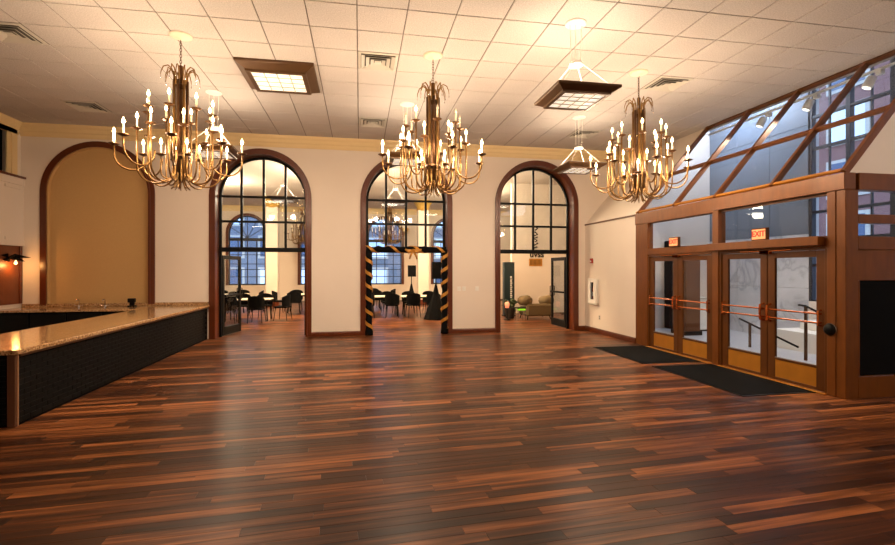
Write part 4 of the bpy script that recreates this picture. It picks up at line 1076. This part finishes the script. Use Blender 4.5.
mk.build('lettering', 'white', kb)
# wall sign: black lettering above a gold plaque
sg = empty('wall_sign', (6.97, 18.3, 2.11), 'black wall lettering above a gold plaque on the lounge wall', 'sign')
B().bevbox(-0.28, 0.28, -0.03, 0, -0.22, 0.08, 0.01).build('gold_plaque', 'goldfoil', sg)
mk = B()
for k in range(9): mk.box(-0.24 + k * 0.055, -0.215 + k * 0.055, -0.034, -0.03, -0.17, 0.04)
mk.build('plaque_marks', 'golddark', sg)
cu = bpy.data.curves.new('sign_text', 'FONT'); cu.body = 'uvss'; cu.size = 0.36; cu.align_x = 'CENTER'; cu.extrude = 0.006; cu.offset = 0.006; cu.materials.append(M['black'])
t = bpy.data.objects.new('lettering', cu); C.objects.link(t); t.parent = sg; t.location = (0.05, -0.015, 0.14); t.rotation_euler = (PI / 2, 0, 0); text_mesh(t)
sq = B()
for dz, pts in ((0.5, [(-.1, 0), (.1, .05), (-.05, .12), (.12, .2)]), (0.75, [(0, 0), (.08, .06), (-.06, .14), (.1, .2)]), (1.0, [(-.04, 0), (.1, .06), (-.02, .16)]), (1.22, [(0, 0), (.1, .08), (0, .14)])):
    sq.tube([(p[0] - 0.02, -0.015, dz + p[1]) for p in pts], 0.028, 6)
sq.build('script_stroke', 'black', sg)

# ------------------------------------------------------------------ lobby behind the doors
tr = empty('track_light', (8.62, 8.2, H), 'white track with three spotlight heads above the sloped glazing', 'track light')
B().bevbox(-0.025, 0.025, -2.4, 2.4, -0.09, -0.05, 0.004).build('track', 'white', tr)
for y in (-1.9, 0, 1.9): B().tube([(0, y, -0.06), (0, y, 0.3), (-0.19, y, 0.3)], 0.01, 6).build('hanger', 'white', tr)
for y in (0.95, -0.15, -1.28):
    hd = B().lathe([(0.055, 0.10), (0.07, 0.09), (0.08, -0.07), (0.075, -0.10)], 14).build('spot_head', 'white', tr, smooth=True)
    hd.location = (-0.05, y - 0.2, -0.25); hd.rotation_euler = (0.25, 0.35, 0)
    B().bevbox(-0.05, 0.05, -0.05, 0.05, -0.17, -0.09, 0.01).build('adapter', 'white', tr).location = (0, y - 0.33, 0)
    B().lathe([(0.0, 0.0), (0.062, 0.0), (0.062, 0.006), (0.0, 0.006)], 14, cap=False, c=(0, 0, -0.104)).build('lens', emit_mat('spot_lens', (255, 240, 215), 3.0), hd)
    sl_ = bpy.data.lights.new('spot_beam', 'SPOT'); sl_.energy = TRACK_W * 4; sl_.color = lin(255, 232, 205)[:3]; sl_.spot_size = 1.9; sl_.shadow_soft_size = 0.05
    so = bpy.data.objects.new('spot_beam', sl_); C.objects.link(so); so.parent = hd; so.location = (0, 0, -0.13)
def handrail(pts, posts, label):
    hx = pts[0][0]
    h_ = empty('handrail', (hx, pts[0][1], 0), label, 'handrail', 'dark lobby handrails')
    B().tube([Vector(p) - h_.location for p in pts], 0.022, 8).build('rail', 'black', h_, smooth=True)
    for p in posts: B().bar(Vector((p[0], p[1], p[2])) - h_.location, Vector((p[0], p[1], p[3])) - h_.location, 0.04, 0.04).build('post', 'golddark', h_)
handrail([(8.6, 9.6, 0.62), (8.6, 8.1, 0.2)], [(8.6, 9.3, 0, 0.55)], 'dark sloping handrail seen through the left leaf of the near doors')
handrail([(8.4, 7.9, 1.06), (8.4, 7.75, 1.05), (8.4, 6.9, 0.72)], [(8.4, 7.75, 0, 1.05), (8.4, 6.95, 0, 0.74)], 'dark sloping handrail seen through the right leaf of the near doors')
pdst = empty('lobby_plinth', (9.6, 8.4, 0), 'white stepped ledge at the foot of the marble lobby wall', 'ledge')
B().bevbox(-0.4, 0.85, -0.6, 0.9, 0, 0.42, 0.01).build('lower_block', 'white', pdst)
B().bevbox(0.1, 0.85, -0.4, 0.7, 0.42, 0.62, 0.01).build('upper_block', 'white', pdst)
lp = empty('elevator_panel', (9.72, W - 0.02, 1.3), 'dark metal call panels on the cream lobby wall', 'call panel')
B().bevbox(0, 0.26, -0.02, 0, 0.28, 0.66, 0.005).build('display_plate', 'golddark', lp)
B().bevbox(-0.05, 0.06, -0.02, 0, -0.2, 0.1, 0.005).build('button_plate', 'golddark', lp)
B().bevbox(0.24, 0.33, -0.02, 0, -0.16, 0.06, 0.005).build('button_plate', 'golddark', lp)
lc = empty('wall_lobby_partition', (8.72, 11.5, 0), 'dark bronze clad lobby partition end seen through the far entrance doors', 'partition', kind='structure')
B().bevbox(-0.28, 0.16, -0.28, 0.28, 0, 2.2, 0.02).build('cladding', 'bronzedark', lc)
B().bevbox(-0.31, 0.19, -0.31, 0.31, 0, 0.12, 0.01).build('plinth', 'black', lc)
tag(B().bevbox(8.95, 9.25, W - 0.3, W - 0.025, 0, 2.6, 0.02).build('trim_8', 'black'), 'black lobby door jamb seen through the far entrance doors', 'trim', kind='structure')
wb = empty('lobby_bench', (9.5, 12.2, 0), 'white pedestal cabinet in the lobby behind the far doors', 'cabinet')
B().bevbox(-0.3, 0.35, -0.25, 0.25, 0.05, 0.92, 0.01).build('body', 'white', wb)
B().bevbox(-0.34, 0.39, -0.29, 0.29, 0.92, 0.96, 0.006).build('cabinet_top', 'vent', wb)
B().box(-0.28, 0.33, -0.22, 0.25, 0, 0.05).build('plinth', 'black', wb)

# ------------------------------------------------------------------ streets outside
def facade(name, label, x, y, rz, wd, ht, wall, rows, cols, lit):
    e = empty(name, (x, y, -1.0), label, 'building', rz=rz)
    B().box(-wd / 2, wd / 2, 0, 3.0, 0, ht).build('wall', wall, e)
    B().box(-wd / 2 - 0.2, wd / 2 + 0.2, -0.35, 3.1, ht, ht + 0.5).build('cornice', 'stone', e)
    sx, sz = wd / cols, (ht - 1.2) / rows
    fm = pm_ = None
    for i in range(cols):
        for j in range(rows):
            loc = (-wd / 2 + (i + 0.5) * sx, 0, 0.8 + (j + 0.5) * sz)
            if fm is None:
                f0 = B().box(-sx * .32, sx * .32, -0.08, 0.0, -sz * .36, sz * .36).build('window', 'stone', e); fm = f0.data
                g0 = B().box(-sx * .26, sx * .26, -0.1, -0.08, -sz * .3, sz * .3).build('pane', 'extglass', f0); g1 = g0.data.copy(); g1.materials.clear(); g1.materials.append(M['extlit']); pm_ = g0.data
                f0.location = loc
            else:
                f_ = bulk('window', fm, e, loc); q = bpy.data.objects.new('pane', g1 if R.random() < lit else pm_); C.objects.link(q); q.parent = f_
    return e
facade('city_building', 'pale blue grey building across the street behind the dining hall', 0.0, 39.0, 0, 44, 16, 'bluestone', 6, 16, 0.45)
facade('city_building', 'red brick building across the street beyond the entrance window', 22.0, 12.0, -PI / 2, 34, 16, 'brick', 6, 11, 0.3)
tag(B().box(XO + 0.4, 40, -25, 60, -1.2, -1.0).box(-40, XO + .4, YH + 0.4, 60, -1.2, -1.0).build('ground', 'concrete'), 'grey street outside the windows', 'ground', kind='structure')
# added ceiling lamps to brighten the hall, set behind piers from the viewer
for x, y, lb, k in ((-5.5, 19.5, 'added round fill light nearest the left side of the dining hall', 1), (-1.2, 17.5, 'added round fill light between the first and middle door arches', 1), (4.6, 20.2, 'added round fill light between the loudspeakers and the lounge wall', 1), (3.72, 15.8, 'added round fill light in the ceiling between the middle and third door arches', .7)):
    cl_ = empty('ceiling_light', (x, y, H), lb, 'ceiling light', 'added hall fill lights')
    B().lathe([(0.13, 0.0), (0.13, -0.02), (0.10, -0.03)], 16).build('ring', 'white', cl_)
    B().lathe([(0.0, -0.031), (0.095, -0.031), (0.095, -0.034), (0.0, -0.034)], 16, cap=False).build('lens', 'panel', cl_)
    point_light('added_fill_lamp', (0, 0, -0.6), HALL_W * k, (255, 224, 180), 0.45, cl_)

lbl = empty('ceiling_light', (9.4, 11.4, HV), 'added round fill light in the high lobby ceiling behind the entrance doors', 'ceiling light')  # added lamp that lifts the dark lobby behind the doors
B().lathe([(0.13, 0.0), (0.13, -0.02), (0.10, -0.03)], 16).build('ring', 'white', lbl)
B().lathe([(0.0, -0.031), (0.095, -0.031), (0.095, -0.034), (0.0, -0.034)], 16, cap=False).build('lens', 'panel', lbl)
point_light('added_fill_lamp', (0, 0, -0.4), LOBBY_W, (222, 234, 255), 0.12, lbl)
